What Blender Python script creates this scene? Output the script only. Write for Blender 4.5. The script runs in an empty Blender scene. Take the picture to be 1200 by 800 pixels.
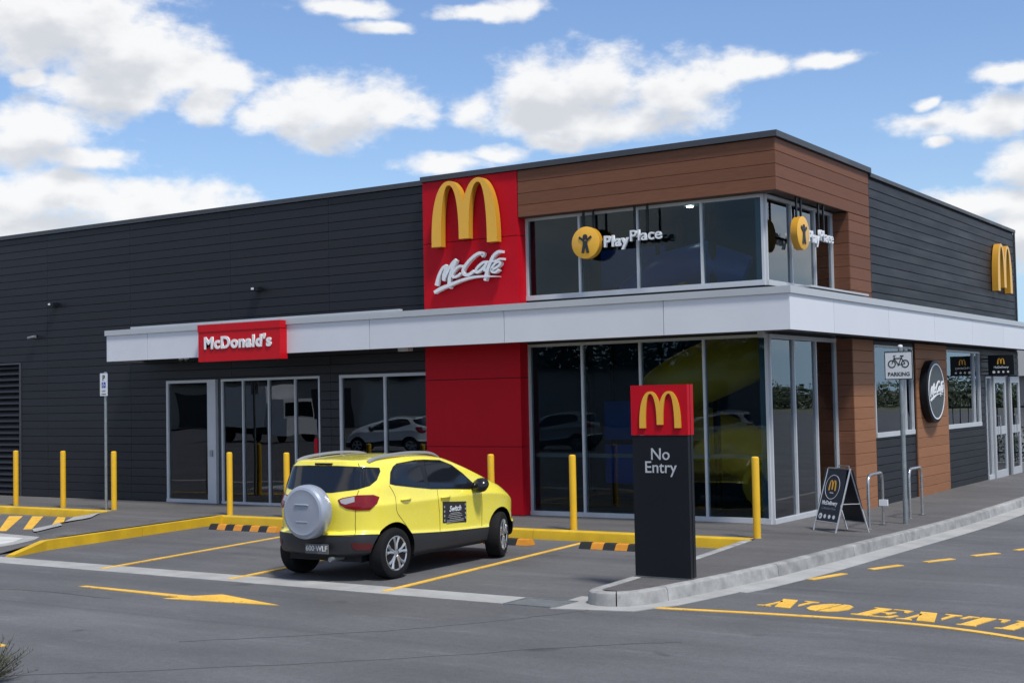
import bpy, bmesh, math, random
from mathutils import Vector, Matrix
from mathutils.bvhtree import BVHTree
random.seed(7)
rad = math.radians
S = bpy.context.scene
COL = S.collection

# ------------------------------------------------------------------ camera
F_PX, YAW, PITCH, ROLL = 1567.8, -.5825493, .0428334, -.0197693
cam = bpy.data.objects.new('camera', bpy.data.cameras.new('camera'))
COL.objects.link(cam)
cam.data.sensor_width = 36.0
cam.data.lens = F_PX / 1200 * 36
cam.data.clip_start = .1
cam.data.clip_end = 6000
fw = Vector((math.sin(YAW) * math.cos(PITCH), math.cos(YAW) * math.cos(PITCH), math.sin(PITCH)))
rt0 = Vector((math.cos(YAW), -math.sin(YAW), 0))
up0 = rt0.cross(fw)
rt = rt0 * math.cos(ROLL) + up0 * math.sin(ROLL)
up = up0 * math.cos(ROLL) - rt0 * math.sin(ROLL)
cam.matrix_world = Matrix(((rt.x, up.x, -fw.x, 0), (rt.y, up.y, -fw.y, 0), (rt.z, up.z, -fw.z, 2.28), (0, 0, 0, 1)))
S.camera = cam

# ------------------------------------------------------------------ light, exposure
S.view_settings.view_transform = 'Standard'
S.view_settings.look = 'None'
S.view_settings.gamma = 1
S.view_settings.exposure = .88
SUN_EL, SUN_AZ = 60.0, 116.0          # azimuth measured from +Y towards +X
SKY_STRENGTH, CLOUD_STRENGTH = .072, .525
sd = Vector((math.sin(rad(SUN_AZ)) * math.cos(rad(SUN_EL)), math.cos(rad(SUN_AZ)) * math.cos(rad(SUN_EL)), math.sin(rad(SUN_EL))))
sl = bpy.data.lights.new('sun', 'SUN')
sl.energy = 2.2
sl.angle = rad(9)
sl.color = (1, .965, .9)
sun = bpy.data.objects.new('sun', sl)
COL.objects.link(sun)
sun.rotation_euler = sd.to_track_quat('Z', 'Y').to_euler()

CLOUDS = [(-53.0, 15.4, 5.5, 2.3), (-49.3, 14.4, 3.5, 1.9), (-50.0, 12.8, 2.9, 0.9), (-46.7, 13.4, 2.7, 1.1), (-46.1, 12.4, 1.4, 0.8), (-53.2, 10.9, 3.5, 1.5), (-51.0, 10.0, 2.6, 0.8), (-52.4, 8.3, 5.5, 1.3), (-48.0, 8.3, 3.5, 1.2), (-53.7, 7.3, 2.9, 0.9), (-40.7, 12.3, 3.8, 1.5), (-42.7, 11.9, 2.2, 1.0), (-38.3, 12.3, 2.0, 1.0), (-34.9, 12.3, 1.6, 1.0), (-31.7, 12.9, 2.6, 1.8), (-29.5, 13.4, 3.1, 1.5), (-26.2, 12.7, 2.7, 1.6), (-29.9, 11.8, 4.4, 1.0), (-22.7, 13.7, 1.8, 0.7), (-24.7, 13.3, 2.2, 0.9), (-36.4, 9.9, 2.3, 0.5), (-34.1, 10.3, 1.5, 0.4), (-31.4, 10.9, 1.5, 0.4), (-14.2, 10.8, 2.7, 0.7), (-12.8, 11.0, 1.8, 1.0), (-12.8, 12.4, 1.4, 0.5), (-19.6, 13.9, 1.6, 0.4), (-12.5, 9.1, 1.6, 1.1), (-13.4, 7.6, 2.7, 0.9), (-12.4, 6.3, 2.2, 1.5), (-15.9, 10.1, 0.6, 0.3), (-40.4, 16.5, 2.7, 0.5), (-38.8, 15.8, 1.5, 0.4), (-34.6, 16.2, 2.4, 0.4), (-32.7, 16.4, 1.3, 0.6), (-53.0, 13.2, 1.1, 0.4), (-15.9, 11.6, 0.6, 0.3)]
W = bpy.data.worlds.new('World')
S.world = W
W.use_nodes = True


def make_world():
    nt = W.node_tree
    N, L = nt.nodes, nt.links
    N.clear()

    def nd(t, **k):
        n = N.new(t)
        for a, v in k.items():
            setattr(n, a, v)
        return n

    def mth(op, a, b=None, c=None, clamp=False):
        n = nd('ShaderNodeMath', operation=op, use_clamp=clamp)
        for i, v in enumerate((a, b, c)):
            if v is None:
                continue
            if hasattr(v, 'node'):
                L.new(v, n.inputs[i])
            else:
                n.inputs[i].default_value = v
        return n.outputs[0]
    tc = nd('ShaderNodeTexCoord')
    nrm = nd('ShaderNodeVectorMath', operation='NORMALIZE')
    L.new(tc.outputs['Generated'], nrm.inputs[0])
    sep = nd('ShaderNodeSeparateXYZ')
    L.new(nrm.outputs[0], sep.inputs[0])
    az = mth('MULTIPLY', mth('ARCTAN2', sep.outputs[0], sep.outputs[1]), 57.29578)
    el = mth('MULTIPLY', mth('ARCSINE', sep.outputs[2]), 57.29578)
    # billowy warp so that the cloud outlines are ragged
    scl = nd('ShaderNodeVectorMath', operation='MULTIPLY')
    L.new(nrm.outputs[0], scl.inputs[0])
    scl.inputs[1].default_value = (1, 1, 1.7)

    def noise(scale, detail, rough=.55, off=(0, 0, 0)):
        n = nd('ShaderNodeTexNoise')
        n.inputs['Scale'].default_value = scale
        n.inputs['Detail'].default_value = detail
        n.inputs['Roughness'].default_value = rough
        a = nd('ShaderNodeVectorMath', operation='ADD')
        L.new(scl.outputs[0], a.inputs[0])
        a.inputs[1].default_value = off
        L.new(a.outputs[0], n.inputs['Vector'])
        return n
    w1 = noise(16, 3, .5)
    w2 = noise(16, 3, .5, (5.2, 1.3, 2.2))
    waz = mth('ADD', az, mth('MULTIPLY', mth('SUBTRACT', w1.outputs[0], .5), 3.0))
    wel = mth('ADD', el, mth('MULTIPLY', mth('SUBTRACT', w2.outputs[0], .5), 1.4))
    comb = nd('ShaderNodeCombineXYZ')
    L.new(waz, comb.inputs[0])
    L.new(wel, comb.inputs[1])
    def blob_field(src):
        field = None
        for (a, e, rx, ry) in CLOUDS:
            s = nd('ShaderNodeVectorMath', operation='SUBTRACT')
            L.new(src, s.inputs[0])
            s.inputs[1].default_value = (a, e, 0)
            m = nd('ShaderNodeVectorMath', operation='MULTIPLY')
            L.new(s.outputs[0], m.inputs[0])
            m.inputs[1].default_value = (1 / rx, 1 / ry, 0)
            ln = nd('ShaderNodeVectorMath', operation='LENGTH')
            L.new(m.outputs[0], ln.inputs[0])
            v = mth('SUBTRACT', 1.0, ln.outputs['Value'])
            field = v if field is None else mth('SMOOTH_MAX', field, v, .15)
        return field
    field = blob_field(comb.outputs[0])
    # the same clouds looked up a little higher: where there is cloud above, the underside is grey
    hi = nd('ShaderNodeVectorMath', operation='ADD')
    L.new(comb.outputs[0], hi.inputs[0])
    hi.inputs[1].default_value = (0, .85, 0)
    above = blob_field(hi.outputs[0])
    n1 = noise(22, 9, .58, (3, 0, 0))
    n2 = noise(70, 6, .6, (0, 7, 0))
    dens = mth('ADD', field, mth('MULTIPLY', mth('SUBTRACT', n1.outputs[0], .47), 1.9))
    dens = mth('ADD', dens, mth('MULTIPLY', mth('SUBTRACT', n2.outputs[0], .5), .6))
    # generic fair weather clouds everywhere else in the sky
    g = noise(3.2, 8, .55, (9, 4, 1))
    gen = mth('MULTIPLY', mth('SUBTRACT', g.outputs[0], .50), 5.0)
    inw = mth('MULTIPLY', mth('LESS_THAN', mth('ABSOLUTE', mth('ADD', az, 33.4)), 27.0), mth('LESS_THAN', el, 20.0))
    gen = mth('SUBTRACT', gen, mth('MULTIPLY', inw, 10.0))
    dens = mth('MAXIMUM', dens, gen)
    mr = nd('ShaderNodeMapRange', interpolation_type='SMOOTHSTEP')
    L.new(dens, mr.inputs[0])
    mr.inputs[1].default_value = -.16
    mr.inputs[2].default_value = .60
    mr.inputs[4].default_value = .97
    # thick parts turn grey
    n3 = noise(26, 5, .5, (1, 2, 8))
    shade = nd('ShaderNodeMapRange', interpolation_type='SMOOTHSTEP')
    lump = mth('MULTIPLY', mth('SUBTRACT', n3.outputs[0], .5), 1.5)
    bill = mth('MULTIPLY', mth('SUBTRACT', n1.outputs[0], .5), 1.0)
    L.new(mth('ADD', mth('ADD', mth('MAXIMUM', above, mth('MULTIPLY', gen, .5)), lump), bill), shade.inputs[0])
    shade.inputs[1].default_value = .18
    shade.inputs[2].default_value = 1.0
    cc = nd('ShaderNodeMix', data_type='RGBA')
    L.new(shade.outputs[0], cc.inputs['Factor'])
    cc.inputs['A'].default_value = (1.0, 1.0, 1.0, 1)
    cc.inputs['B'].default_value = (.70, .725, .77, 1)
    sky = nd('ShaderNodeTexSky', sky_type='NISHITA')
    sky.sun_disc = False
    sky.sun_elevation = rad(SUN_EL)
    sky.sun_rotation = rad(SUN_AZ)
    sky.altitude = 50
    sky.air_density = 1.2
    sky.dust_density = .3
    sky.ozone_density = 2.2
    # look the air up no lower than a few degrees: the horizon haze in the photograph is not yellow
    cz = nd('ShaderNodeCombineXYZ')
    L.new(sep.outputs[0], cz.inputs[0])
    L.new(sep.outputs[1], cz.inputs[1])
    L.new(mth('MAXIMUM', sep.outputs[2], .10), cz.inputs[2])
    L.new(cz.outputs[0], sky.inputs[0])
    tint = nd('ShaderNodeMix', data_type='RGBA', blend_type='MULTIPLY')
    tint.inputs['Factor'].default_value = 1
    L.new(sky.outputs[0], tint.inputs['A'])
    tint.inputs['B'].default_value = (.84, .92, 1.10, 1)
    b1 = nd('ShaderNodeBackground')
    b1.inputs[1].default_value = SKY_STRENGTH
    L.new(tint.outputs['Result'], b1.inputs[0])
    b2 = nd('ShaderNodeBackground')
    b2.inputs[1].default_value = CLOUD_STRENGTH
    L.new(cc.outputs['Result'], b2.inputs[0])
    mx = nd('ShaderNodeMixShader')
    L.new(mr.outputs[0], mx.inputs[0])
    L.new(b1.outputs[0], mx.inputs[1])
    L.new(b2.outputs[0], mx.inputs[2])
    out = nd('ShaderNodeOutputWorld')
    L.new(mx.outputs[0], out.inputs[0])


make_world()

# ------------------------------------------------------------------ materials
MATS = {}


def mat(name, color, rough=.6, metal=0, coat=0, noise=0, nscale=4, bump=0, bscale=60, stretch=None, var=0, spec=.5, emit=None, hue=None):
    """procedural material: base colour, cloudy variation, fine relief, per-object variation"""
    if name in MATS:
        return MATS[name]
    m = bpy.data.materials.new(name)
    m.use_nodes = True
    nt = m.node_tree
    N, L = nt.nodes, nt.links
    b = N['Principled BSDF']
    b.inputs['Roughness'].default_value = rough
    b.inputs['Metallic'].default_value = metal
    b.inputs['Specular IOR Level'].default_value = spec
    b.inputs['Coat Weight'].default_value = coat
    b.inputs['Coat Roughness'].default_value = .05
    c = (*color, 1)
    b.inputs['Base Color'].default_value = c
    if emit:
        b.inputs['Emission Color'].default_value = c
        b.inputs['Emission Strength'].default_value = emit
    vec = None
    if noise or bump:
        tc = N.new('ShaderNodeTexCoord')
        vec = tc.outputs['Object']
        if stretch:
            mp = N.new('ShaderNodeMapping')
            mp.inputs['Scale'].default_value = stretch
            L.new(vec, mp.inputs['Vector'])
            vec = mp.outputs[0]
            if var:
                oi = N.new('ShaderNodeObjectInfo')
                ad = N.new('ShaderNodeVectorMath')
                ad.operation = 'MULTIPLY_ADD'
                ad.inputs[1].default_value = (37, 53, 71)
                L.new(oi.outputs['Random'], ad.inputs[0])
                L.new(vec, ad.inputs[2])
                vec = ad.outputs[0]
    src = None
    if noise:
        n = N.new('ShaderNodeTexNoise')
        n.inputs['Scale'].default_value = nscale
        n.inputs['Detail'].default_value = 7
        n.inputs['Roughness'].default_value = .62
        L.new(vec, n.inputs['Vector'])
        mr = N.new('ShaderNodeMapRange')
        mr.inputs[1].default_value = .25
        mr.inputs[2].default_value = .75
        mr.inputs[3].default_value = 1 - noise
        mr.inputs[4].default_value = 1 + noise
        L.new(n.outputs[0], mr.inputs[0])
        src = mr.outputs[0]
        mrr = N.new('ShaderNodeMapRange')
        mrr.inputs[1].default_value = .3
        mrr.inputs[2].default_value = .7
        mrr.inputs[3].default_value = max(0, rough - .08)
        mrr.inputs[4].default_value = min(1, rough + .08)
        L.new(n.outputs[0], mrr.inputs[0])
        L.new(mrr.outputs[0], b.inputs['Roughness'])
    if var:
        oi = N.new('ShaderNodeObjectInfo')
        mr = N.new('ShaderNodeMapRange')
        mr.inputs[3].default_value = 1 - var
        mr.inputs[4].default_value = 1 + var
        L.new(oi.outputs['Random'], mr.inputs[0])
        if src is None:
            src = mr.outputs[0]
        else:
            mm = N.new('ShaderNodeMath')
            mm.operation = 'MULTIPLY'
            L.new(src, mm.inputs[0])
            L.new(mr.outputs[0], mm.inputs[1])
            src = mm.outputs[0]
    if src is not None:
        vm = N.new('ShaderNodeVectorMath')
        vm.operation = 'SCALE'
        vm.inputs[0].default_value = color
        L.new(src, vm.inputs['Scale'])
        L.new(vm.outputs[0], b.inputs['Base Color'])
    if bump:
        n2 = N.new('ShaderNodeTexNoise')
        n2.inputs['Scale'].default_value = bscale
        n2.inputs['Detail'].default_value = 4
        L.new(vec, n2.inputs['Vector'])
        bp = N.new('ShaderNodeBump')
        bp.inputs['Strength'].default_value = bump
        bp.inputs['Distance'].default_value = .01
        L.new(n2.outputs[0], bp.inputs['Height'])
        L.new(bp.outputs[0], b.inputs['Normal'])
    MATS[name] = m
    return m


def asphalt(name, base, dark=.72, seed=0):
    m = bpy.data.materials.new(name)
    m.use_nodes = True
    nt = m.node_tree
    N, L = nt.nodes, nt.links
    b = N['Principled BSDF']
    b.inputs['Specular IOR Level'].default_value = .35
    tc = N.new('ShaderNodeTexCoord')
    mp = N.new('ShaderNodeMapping')
    mp.inputs['Location'].default_value = (seed, seed * 2, 0)
    L.new(tc.outputs['Object'], mp.inputs[0])

    def noise(s, d, r=.6, st=None):
        n = N.new('ShaderNodeTexNoise')
        n.inputs['Scale'].default_value = s
        n.inputs['Detail'].default_value = d
        n.inputs['Roughness'].default_value = r
        v = mp.outputs[0]
        if st:
            q = N.new('ShaderNodeMapping')
            q.inputs['Scale'].default_value = st
            q.inputs['Rotation'].default_value = (0, 0, .12)
            L.new(v, q.inputs[0])
            v = q.outputs[0]
        L.new(v, n.inputs['Vector'])
        return n.outputs[0]

    def mr(x, a, bb, c, d):
        q = N.new('ShaderNodeMapRange')
        for i, t in enumerate((a, bb, c, d)):
            q.inputs[i + 1].default_value = t
        L.new(x, q.inputs[0])
        return q.outputs[0]

    def mul(x, y):
        q = N.new('ShaderNodeMath')
        q.operation = 'MULTIPLY'
        L.new(x, q.inputs[0])
        L.new(y, q.inputs[1])
        return q.outputs[0]
    big = mr(noise(.35, 6), .3, .7, dark + .08, 1.16)
    streak = mr(noise(1.1, 5, .6, (.16, 1.3, 1)), .35, .68, .86, 1.10)
    grain = mr(noise(60, 4, .8), .3, .7, .68, 1.32)
    speck = mr(noise(190, 2, .8), .62, .74, 1.0, 1.7)
    scuff = mr(noise(2.3, 9, .7, (.35, 2, 1)), .56, .70, 1.0, 1.32)
    oil = mr(noise(1.9, 4, .5), .66, .74, 1.0, .66)
    tyre = mr(noise(.9, 3, .5, (.10, 3.2, 1)), .60, .70, 1.0, .84)
    mott = mr(noise(15, 5, .7), .3, .7, .86, 1.14)
    f = mul(mul(mott, mul(big, streak)), mul(mul(mul(grain, speck), scuff), mul(oil, tyre)))
    vm = N.new('ShaderNodeVectorMath')
    vm.operation = 'SCALE'
    vm.inputs[0].default_value = base
    L.new(f, vm.inputs['Scale'])
    L.new(vm.outputs[0], b.inputs['Base Color'])
    L.new(mr(noise(.8, 5), .3, .7, .66, .86), b.inputs['Roughness'])
    bp = N.new('ShaderNodeBump')
    bp.inputs['Strength'].default_value = .35
    bp.inputs['Distance'].default_value = .006
    L.new(noise(130, 3, .7), bp.inputs['Height'])
    L.new(bp.outputs[0], b.inputs['Normal'])
    MATS[name] = m
    return m


def worn_paint(name, color, under=(.075, .075, .08), wear=.55):
    m = bpy.data.materials.new(name)
    m.use_nodes = True
    nt = m.node_tree
    N, L = nt.nodes, nt.links
    b = N['Principled BSDF']
    b.inputs['Roughness'].default_value = .6
    tc = N.new('ShaderNodeTexCoord')
    n = N.new('ShaderNodeTexNoise')
    n.inputs['Scale'].default_value = 16
    n.inputs['Detail'].default_value = 8
    n.inputs['Roughness'].default_value = .75
    L.new(tc.outputs['Object'], n.inputs['Vector'])
    mr = N.new('ShaderNodeMapRange')
    mr.inputs[1].default_value = wear
    mr.inputs[2].default_value = wear + .1
    L.new(n.outputs[0], mr.inputs[0])
    n2 = N.new('ShaderNodeTexNoise')
    n2.inputs['Scale'].default_value = 2.5
    n2.inputs['Detail'].default_value = 5
    L.new(tc.outputs['Object'], n2.inputs['Vector'])
    mr2 = N.new('ShaderNodeMapRange')
    mr2.inputs[1].default_value = .3
    mr2.inputs[2].default_value = .7
    mr2.inputs[3].default_value = .82
    mr2.inputs[4].default_value = 1.08
    L.new(n2.outputs[0], mr2.inputs[0])
    vm = N.new('ShaderNodeVectorMath')
    vm.operation = 'SCALE'
    vm.inputs[0].default_value = color
    L.new(mr2.outputs[0], vm.inputs['Scale'])
    mx = N.new('ShaderNodeMix')
    mx.data_type = 'RGBA'
    L.new(mr.outputs[0], mx.inputs['Factor'])
    L.new(vm.outputs[0], mx.inputs['A'])
    mx.inputs['B'].default_value = (*under, 1)
    L.new(mx.outputs['Result'], b.inputs['Base Color'])
    MATS[name] = m
    return m


def glass(name, tint, ior=1.55, gain=1.0):
    m = bpy.data.materials.new(name)
    m.use_nodes = True
    nt = m.node_tree
    N, L = nt.nodes, nt.links
    N.clear()
    fr = N.new('ShaderNodeFresnel')
    fr.inputs[0].default_value = ior
    g = N.new('ShaderNodeMath')
    g.operation = 'MULTIPLY'
    g.use_clamp = True
    g.inputs[1].default_value = gain
    L.new(fr.outputs[0], g.inputs[0])
    tr = N.new('ShaderNodeBsdfTransparent')
    tr.inputs[0].default_value = (*tint, 1)
    gl = N.new('ShaderNodeBsdfGlossy')
    gl.inputs['Roughness'].default_value = .0
    gl.inputs['Color'].default_value = (.92, .96, 1, 1)
    # float glass is never perfectly flat
    tc = N.new('ShaderNodeTexCoord')
    n = N.new('ShaderNodeTexNoise')
    n.inputs['Scale'].default_value = .9
    n.inputs['Detail'].default_value = 1
    L.new(tc.outputs['Object'], n.inputs['Vector'])
    bp = N.new('ShaderNodeBump')
    bp.inputs['Strength'].default_value = .05
    bp.inputs['Distance'].default_value = .05
    L.new(n.outputs[0], bp.inputs['Height'])
    L.new(bp.outputs[0], gl.inputs['Normal'])
    mx = N.new('ShaderNodeMixShader')
    L.new(g.outputs[0], mx.inputs[0])
    L.new(tr.outputs[0], mx.inputs[1])
    L.new(gl.outputs[0], mx.inputs[2])
    o = N.new('ShaderNodeOutputMaterial')
    L.new(mx.outputs[0], o.inputs[0])
    MATS[name] = m
    return m


ASPH = asphalt('car park asphalt', (.104, .1045, .1085))
ASPH2 = asphalt('walkway asphalt', (.098, .095, .095), .8, 31)
M_CONC = mat('kerb concrete', (.265, .265, .26), .85, noise=.42, nscale=4.5, bump=.5, bscale=80, var=.12)
M_CONC2 = mat('gutter concrete', (.32, .32, .31), .85, noise=.22, nscale=2.2, bump=.35, bscale=110, var=.04)
M_YPAINT = worn_paint('yellow road paint', (.78, .45, .055), wear=.565)
M_YKERB = worn_paint('yellow kerb paint', (.62, .39, .012), (.26, .20, .08), wear=.61)
M_WPAINT = worn_paint('white road paint', (.6, .6, .58), wear=.6)
M_CLAD = mat('charcoal cladding', (.0105, .0112, .0155), .50, noise=.14, nscale=1.2, stretch=(.4, .4, 3), var=.13, spec=.4)
M_BACK = mat('dark backing', (.008, .009, .012), .8)
M_CAP = mat('grey metal capping', (.045, .048, .056), .45, noise=.1, nscale=2)
M_WOODC = mat('brown timber look cladding', (.160, .069, .040), .6, noise=.22, nscale=3.2, stretch=(.9, .9, 16), var=.11, bump=.05, bscale=20, spec=.18)
M_WOOD2 = mat('tan timber look cladding', (.275, .125, .062), .6, noise=.2, nscale=3.2, stretch=(.9, .9, 16), var=.07, bump=.05, bscale=20, spec=.18)
M_WOODB = mat('brown joint', (.045, .022, .014), .7)
M_RED = mat('red panel', (.47, .004, .014), .5, noise=.08, nscale=1.1, spec=.15)
M_REDSIGN = mat('red sign face', (.52, .006, .014), .45, noise=.05, nscale=1, spec=.2)
M_FASC = mat('pale grey composite panel', (.62, .635, .675), .4, noise=.035, nscale=1.1, var=.02)
M_CAPW = mat('pale metal capping', (.42, .44, .465), .4, noise=.05, nscale=1.5)
M_FRAME = mat('silver window frame', (.50, .52, .545), .42, metal=.1, noise=.05, nscale=3)
M_FRAMED = mat('charcoal window frame', (.05, .06, .07), .4)
M_GLASS = glass('tinted window glass', (.62, .72, .76), 1.52, .48)
M_GLASSD = glass('dark tinted glass', (.34, .37, .38), 1.55, 1.6)
M_GLASSR = glass('side window glass', (.55, .62, .66), 1.6, 1.5)
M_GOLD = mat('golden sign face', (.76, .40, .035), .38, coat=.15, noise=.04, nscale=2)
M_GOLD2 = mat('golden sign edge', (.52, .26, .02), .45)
M_WHITE = mat('white sign plastic', (.66, .68, .71), .4)
M_WHITEP = mat('white paint', (.78, .78, .78), .5)
M_BLACK = mat('black sign metal', (.007, .009, .012), .42, spec=.25, noise=.08, nscale=1.5)
M_BLACKG = mat('black gloss', (.01, .01, .012), .2)
M_GALV = mat('galvanised steel', (.30, .33, .34), .42, metal=.7, noise=.15, nscale=9)
M_STAIN = mat('stainless steel', (.50, .50, .51), .24, metal=.9, noise=.06, nscale=6)
M_BOLL = mat('yellow bollard paint', (.70, .405, .014), .42, noise=.10, nscale=3, var=.05)
M_RUBBER = mat('black rubber', (.016, .016, .017), .75, noise=.2, nscale=8)
M_ORANGE = mat('orange reflector', (.60, .24, .02), .5, noise=.15, nscale=9)

M_LEAFD = mat('dark leaf', (.03, .05, .02), .7, noise=.4, nscale=.4)
M_BLUE = mat('blue sign print', (.01, .045, .30), .5)
M_BLACKP = mat('black print', (.02, .022, .025), .5)
M_SIGNW = mat('white sign sheet', (.62, .64, .66), .4)
M_INT = mat('interior teal wall', (.04, .095, .13), .8, noise=.1, nscale=1)
M_INTF = mat('interior floor', (.10, .10, .095), .5, noise=.1, nscale=2)
M_PLAYY = mat('play yellow', (.75, .43, .03), .35, noise=.05, nscale=2)
M_PLAYB = mat('play blue', (.015, .12, .52), .35, noise=.05, nscale=2)
M_RAILIN = mat('interior rail', (.16, .165, .17), .5)
M_LAMP = mat('lit downlight', (1, .95, .85), .4, emit=14)


# ------------------------------------------------------------------ mesh helpers
def smooth_by_angle(me, deg=40):
    bm = bmesh.new()
    bm.from_mesh(me)
    for f in bm.faces:
        f.smooth = True
    lim = rad(deg)
    for e in bm.edges:
        e.smooth = len(e.link_faces) == 2 and e.calc_face_angle(0) < lim
    bm.to_mesh(me)
    bm.free()


class MB:
    def __init__(s):
        s.v, s.f, s.m = [], [], []
        s.cur = 0

    def add(s, vs, fs):
        o = len(s.v)
        s.v += [tuple(p) for p in vs]
        for f in fs:
            s.f.append(tuple(i + o for i in f))
            s.m.append(s.cur)
        return s

    def box(s, x0, x1, y0, y1, z0, z1):
        if x0 > x1: x0, x1 = x1, x0
        if y0 > y1: y0, y1 = y1, y0
        if z0 > z1: z0, z1 = z1, z0
        return s.add([(x0, y0, z0), (x1, y0, z0), (x1, y1, z0), (x0, y1, z0), (x0, y0, z1), (x1, y0, z1), (x1, y1, z1), (x0, y1, z1)],
                     [(0, 3, 2, 1), (4, 5, 6, 7), (0, 1, 5, 4), (1, 2, 6, 5), (2, 3, 7, 6), (3, 0, 4, 7)])

    def prism(s, poly, z0, z1):
        """poly counter-clockwise in XY, extruded in Z (z may be functions)"""
        n = len(poly)
        g0 = z0 if callable(z0) else (lambda x, y: z0)
        g1 = z1 if callable(z1) else (lambda x, y: z1)
        vs = [(x, y, g0(x, y)) for x, y in poly] + [(x, y, g1(x, y)) for x, y in poly]
        fs = [tuple(range(n - 1, -1, -1)), tuple(range(n, 2 * n))] + [(i, (i + 1) % n, n + (i + 1) % n, n + i) for i in range(n)]
        return s.add(vs, fs)

    def ribbon(s, pts, ws, z0, z1):
        """flat stroke: polyline in XY with widths, extruded z0..z1"""
        n = len(pts)
        if not isinstance(ws, (list, tuple)): ws = [ws] * n
        if len(ws) != n: ws = [ws[0]] * n
        Lf, Rt = [], []
        for i, (x, y) in enumerate(pts):
            a = pts[max(0, i - 1)]
            b = pts[min(n - 1, i + 1)]
            dx, dy = b[0] - a[0], b[1] - a[1]
            l = math.hypot(dx, dy) or 1
            nx, ny = -dy / l * ws[i] / 2, dx / l * ws[i] / 2
            Lf.append((x + nx, y + ny))
            Rt.append((x - nx, y - ny))
        g0 = z0 if callable(z0) else (lambda x, y: z0)
        g1 = z1 if callable(z1) else (lambda x, y: z1)
        vs = []
        for k in range(n):
            for (x, y) in (Lf[k], Rt[k]):
                vs += [(x, y, g0(x, y)), (x, y, g1(x, y))]
        fs = []
        for k in range(n - 1):
            a, b = 4 * k, 4 * k + 4
            fs += [(a + 1, a + 3, b + 3, b + 1), (a, b, b + 2, a + 2), (a, a + 1, b + 1, b), (a + 2, b + 2, b + 3, a + 3)]
        fs += [(0, 2, 3, 1), (4 * n - 4, 4 * n - 3, 4 * n - 1, 4 * n - 2)]
        return s.add(vs, fs)

    def tube(s, pts, r, n=10, caps=True, flat=1.0):
        pts = [Vector(p) for p in pts]
        rs = r if isinstance(r, (list, tuple)) else [r] * len(pts)
        o = []
        prev = None
        for i, p in enumerate(pts):
            d = (pts[min(i + 1, len(pts) - 1)] - pts[max(0, i - 1)]).normalized()
            if prev is None:
                a = d.orthogonal().normalized()
                if abs(d.z) > .9: a = Vector((1, 0, 0))
            else:
                a = (prev - d * prev.dot(d)).normalized()
            prev = a
            b = d.cross(a)
            for k in range(n):
                t = 2 * math.pi * k / n
                o.append(p + a * math.cos(t) * rs[i] + b * math.sin(t) * rs[i] * flat)
        fs = []
        for i in range(len(pts) - 1):
            for k in range(n):
                fs.append((i * n + k, i * n + (k + 1) % n, (i + 1) * n + (k + 1) % n, (i + 1) * n + k))
        if caps:
            fs.append(tuple(range(n - 1, -1, -1)))
            q = (len(pts) - 1) * n
            fs.append(tuple(range(q, q + n)))
        return s.add(o, fs)

    def lathe(s, prof, c=(0, 0, 0), axis='z', n=24):
        """prof: list of (radius, height along axis)"""
        vs = []
        for r, h in prof:
            for k in range(n):
                t = 2 * math.pi * k / n
                u, w = r * math.cos(t), r * math.sin(t)
                p = {'z': (u, w, h), 'y': (w, h, u), 'x': (h, u, w)}[axis]
                vs.append((p[0] + c[0], p[1] + c[1], p[2] + c[2]))
        fs = []
        for i in range(len(prof) - 1):
            for k in range(n):
                fs.append((i * n + k, i * n + (k + 1) % n, (i + 1) * n + (k + 1) % n, (i + 1) * n + k))
        fs.append(tuple(range(n - 1, -1, -1)))
        q = (len(prof) - 1) * n
        fs.append(tuple(range(q, q + n)))
        return s.add(vs, fs)

    def mesh(s, name, mats, smooth=None):
        me = bpy.data.meshes.new(name)
        me.from_pydata(s.v, [], s.f)
        mats = mats if isinstance(mats, (list, tuple)) else [mats]
        for m in mats: me.materials.append(m)
        if len(mats) > 1:
            for p, i in zip(me.polygons, s.m): p.material_index = i
        if smooth: smooth_by_angle(me, smooth)
        return me

    def build(s, name, mats, parent=None, smooth=None, org=None, **k):
        if org is not None:
            s.v = [(x - org[0], y - org[1], z - org[2]) for x, y, z in s.v]
        return obj(name, s.mesh(name, mats, smooth), parent, **k)


def obj(name, me, parent=None, loc=None, rot=None, label=None, cat=None, group=None, kind=None):
    o = bpy.data.objects.new(name, me)
    COL.objects.link(o)
    if parent: o.parent = parent
    if loc: o.location = loc
    if rot: o.rotation_euler = rot
    for k, v in (('label', label), ('category', cat), ('group', group), ('kind', kind)):
        if v: o[k] = v
    return o


def thing(name, label, cat, loc=(0, 0, 0), rz=0, group=None):
    return obj(name, None, None, loc, (0, 0, rz), label, cat, group)


def copy_thing(root, loc, rz=None, label=None):
    r = root.copy()
    COL.objects.link(r)
    r.location = loc
    if rz is not None: r.rotation_euler = (0, 0, rz)
    if label: r['label'] = label
    for ch in list(root.children):
        c = ch.copy()
        COL.objects.link(c)
        c.parent = r
        for g in ch.children:
            d = g.copy()
            COL.objects.link(d)
            d.parent = c
    return r


def crom(pts, n=6, closed=False):
    """Catmull-Rom through points of any dimension"""
    P = [Vector(p) for p in pts]
    out = []
    m = len(P)
    for i in range(m - 1):
        p0, p1, p2, p3 = P[max(0, i - 1)], P[i], P[i + 1], P[min(m - 1, i + 2)]
        for k in range(n):
            t = k / n
            out.append(.5 * ((2 * p1) + (p2 - p0) * t + (2 * p0 - 5 * p1 + 4 * p2 - p3) * t * t + (3 * p1 - p0 - 3 * p2 + p3) * t ** 3))
    out.append(P[-1])
    return out


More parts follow.
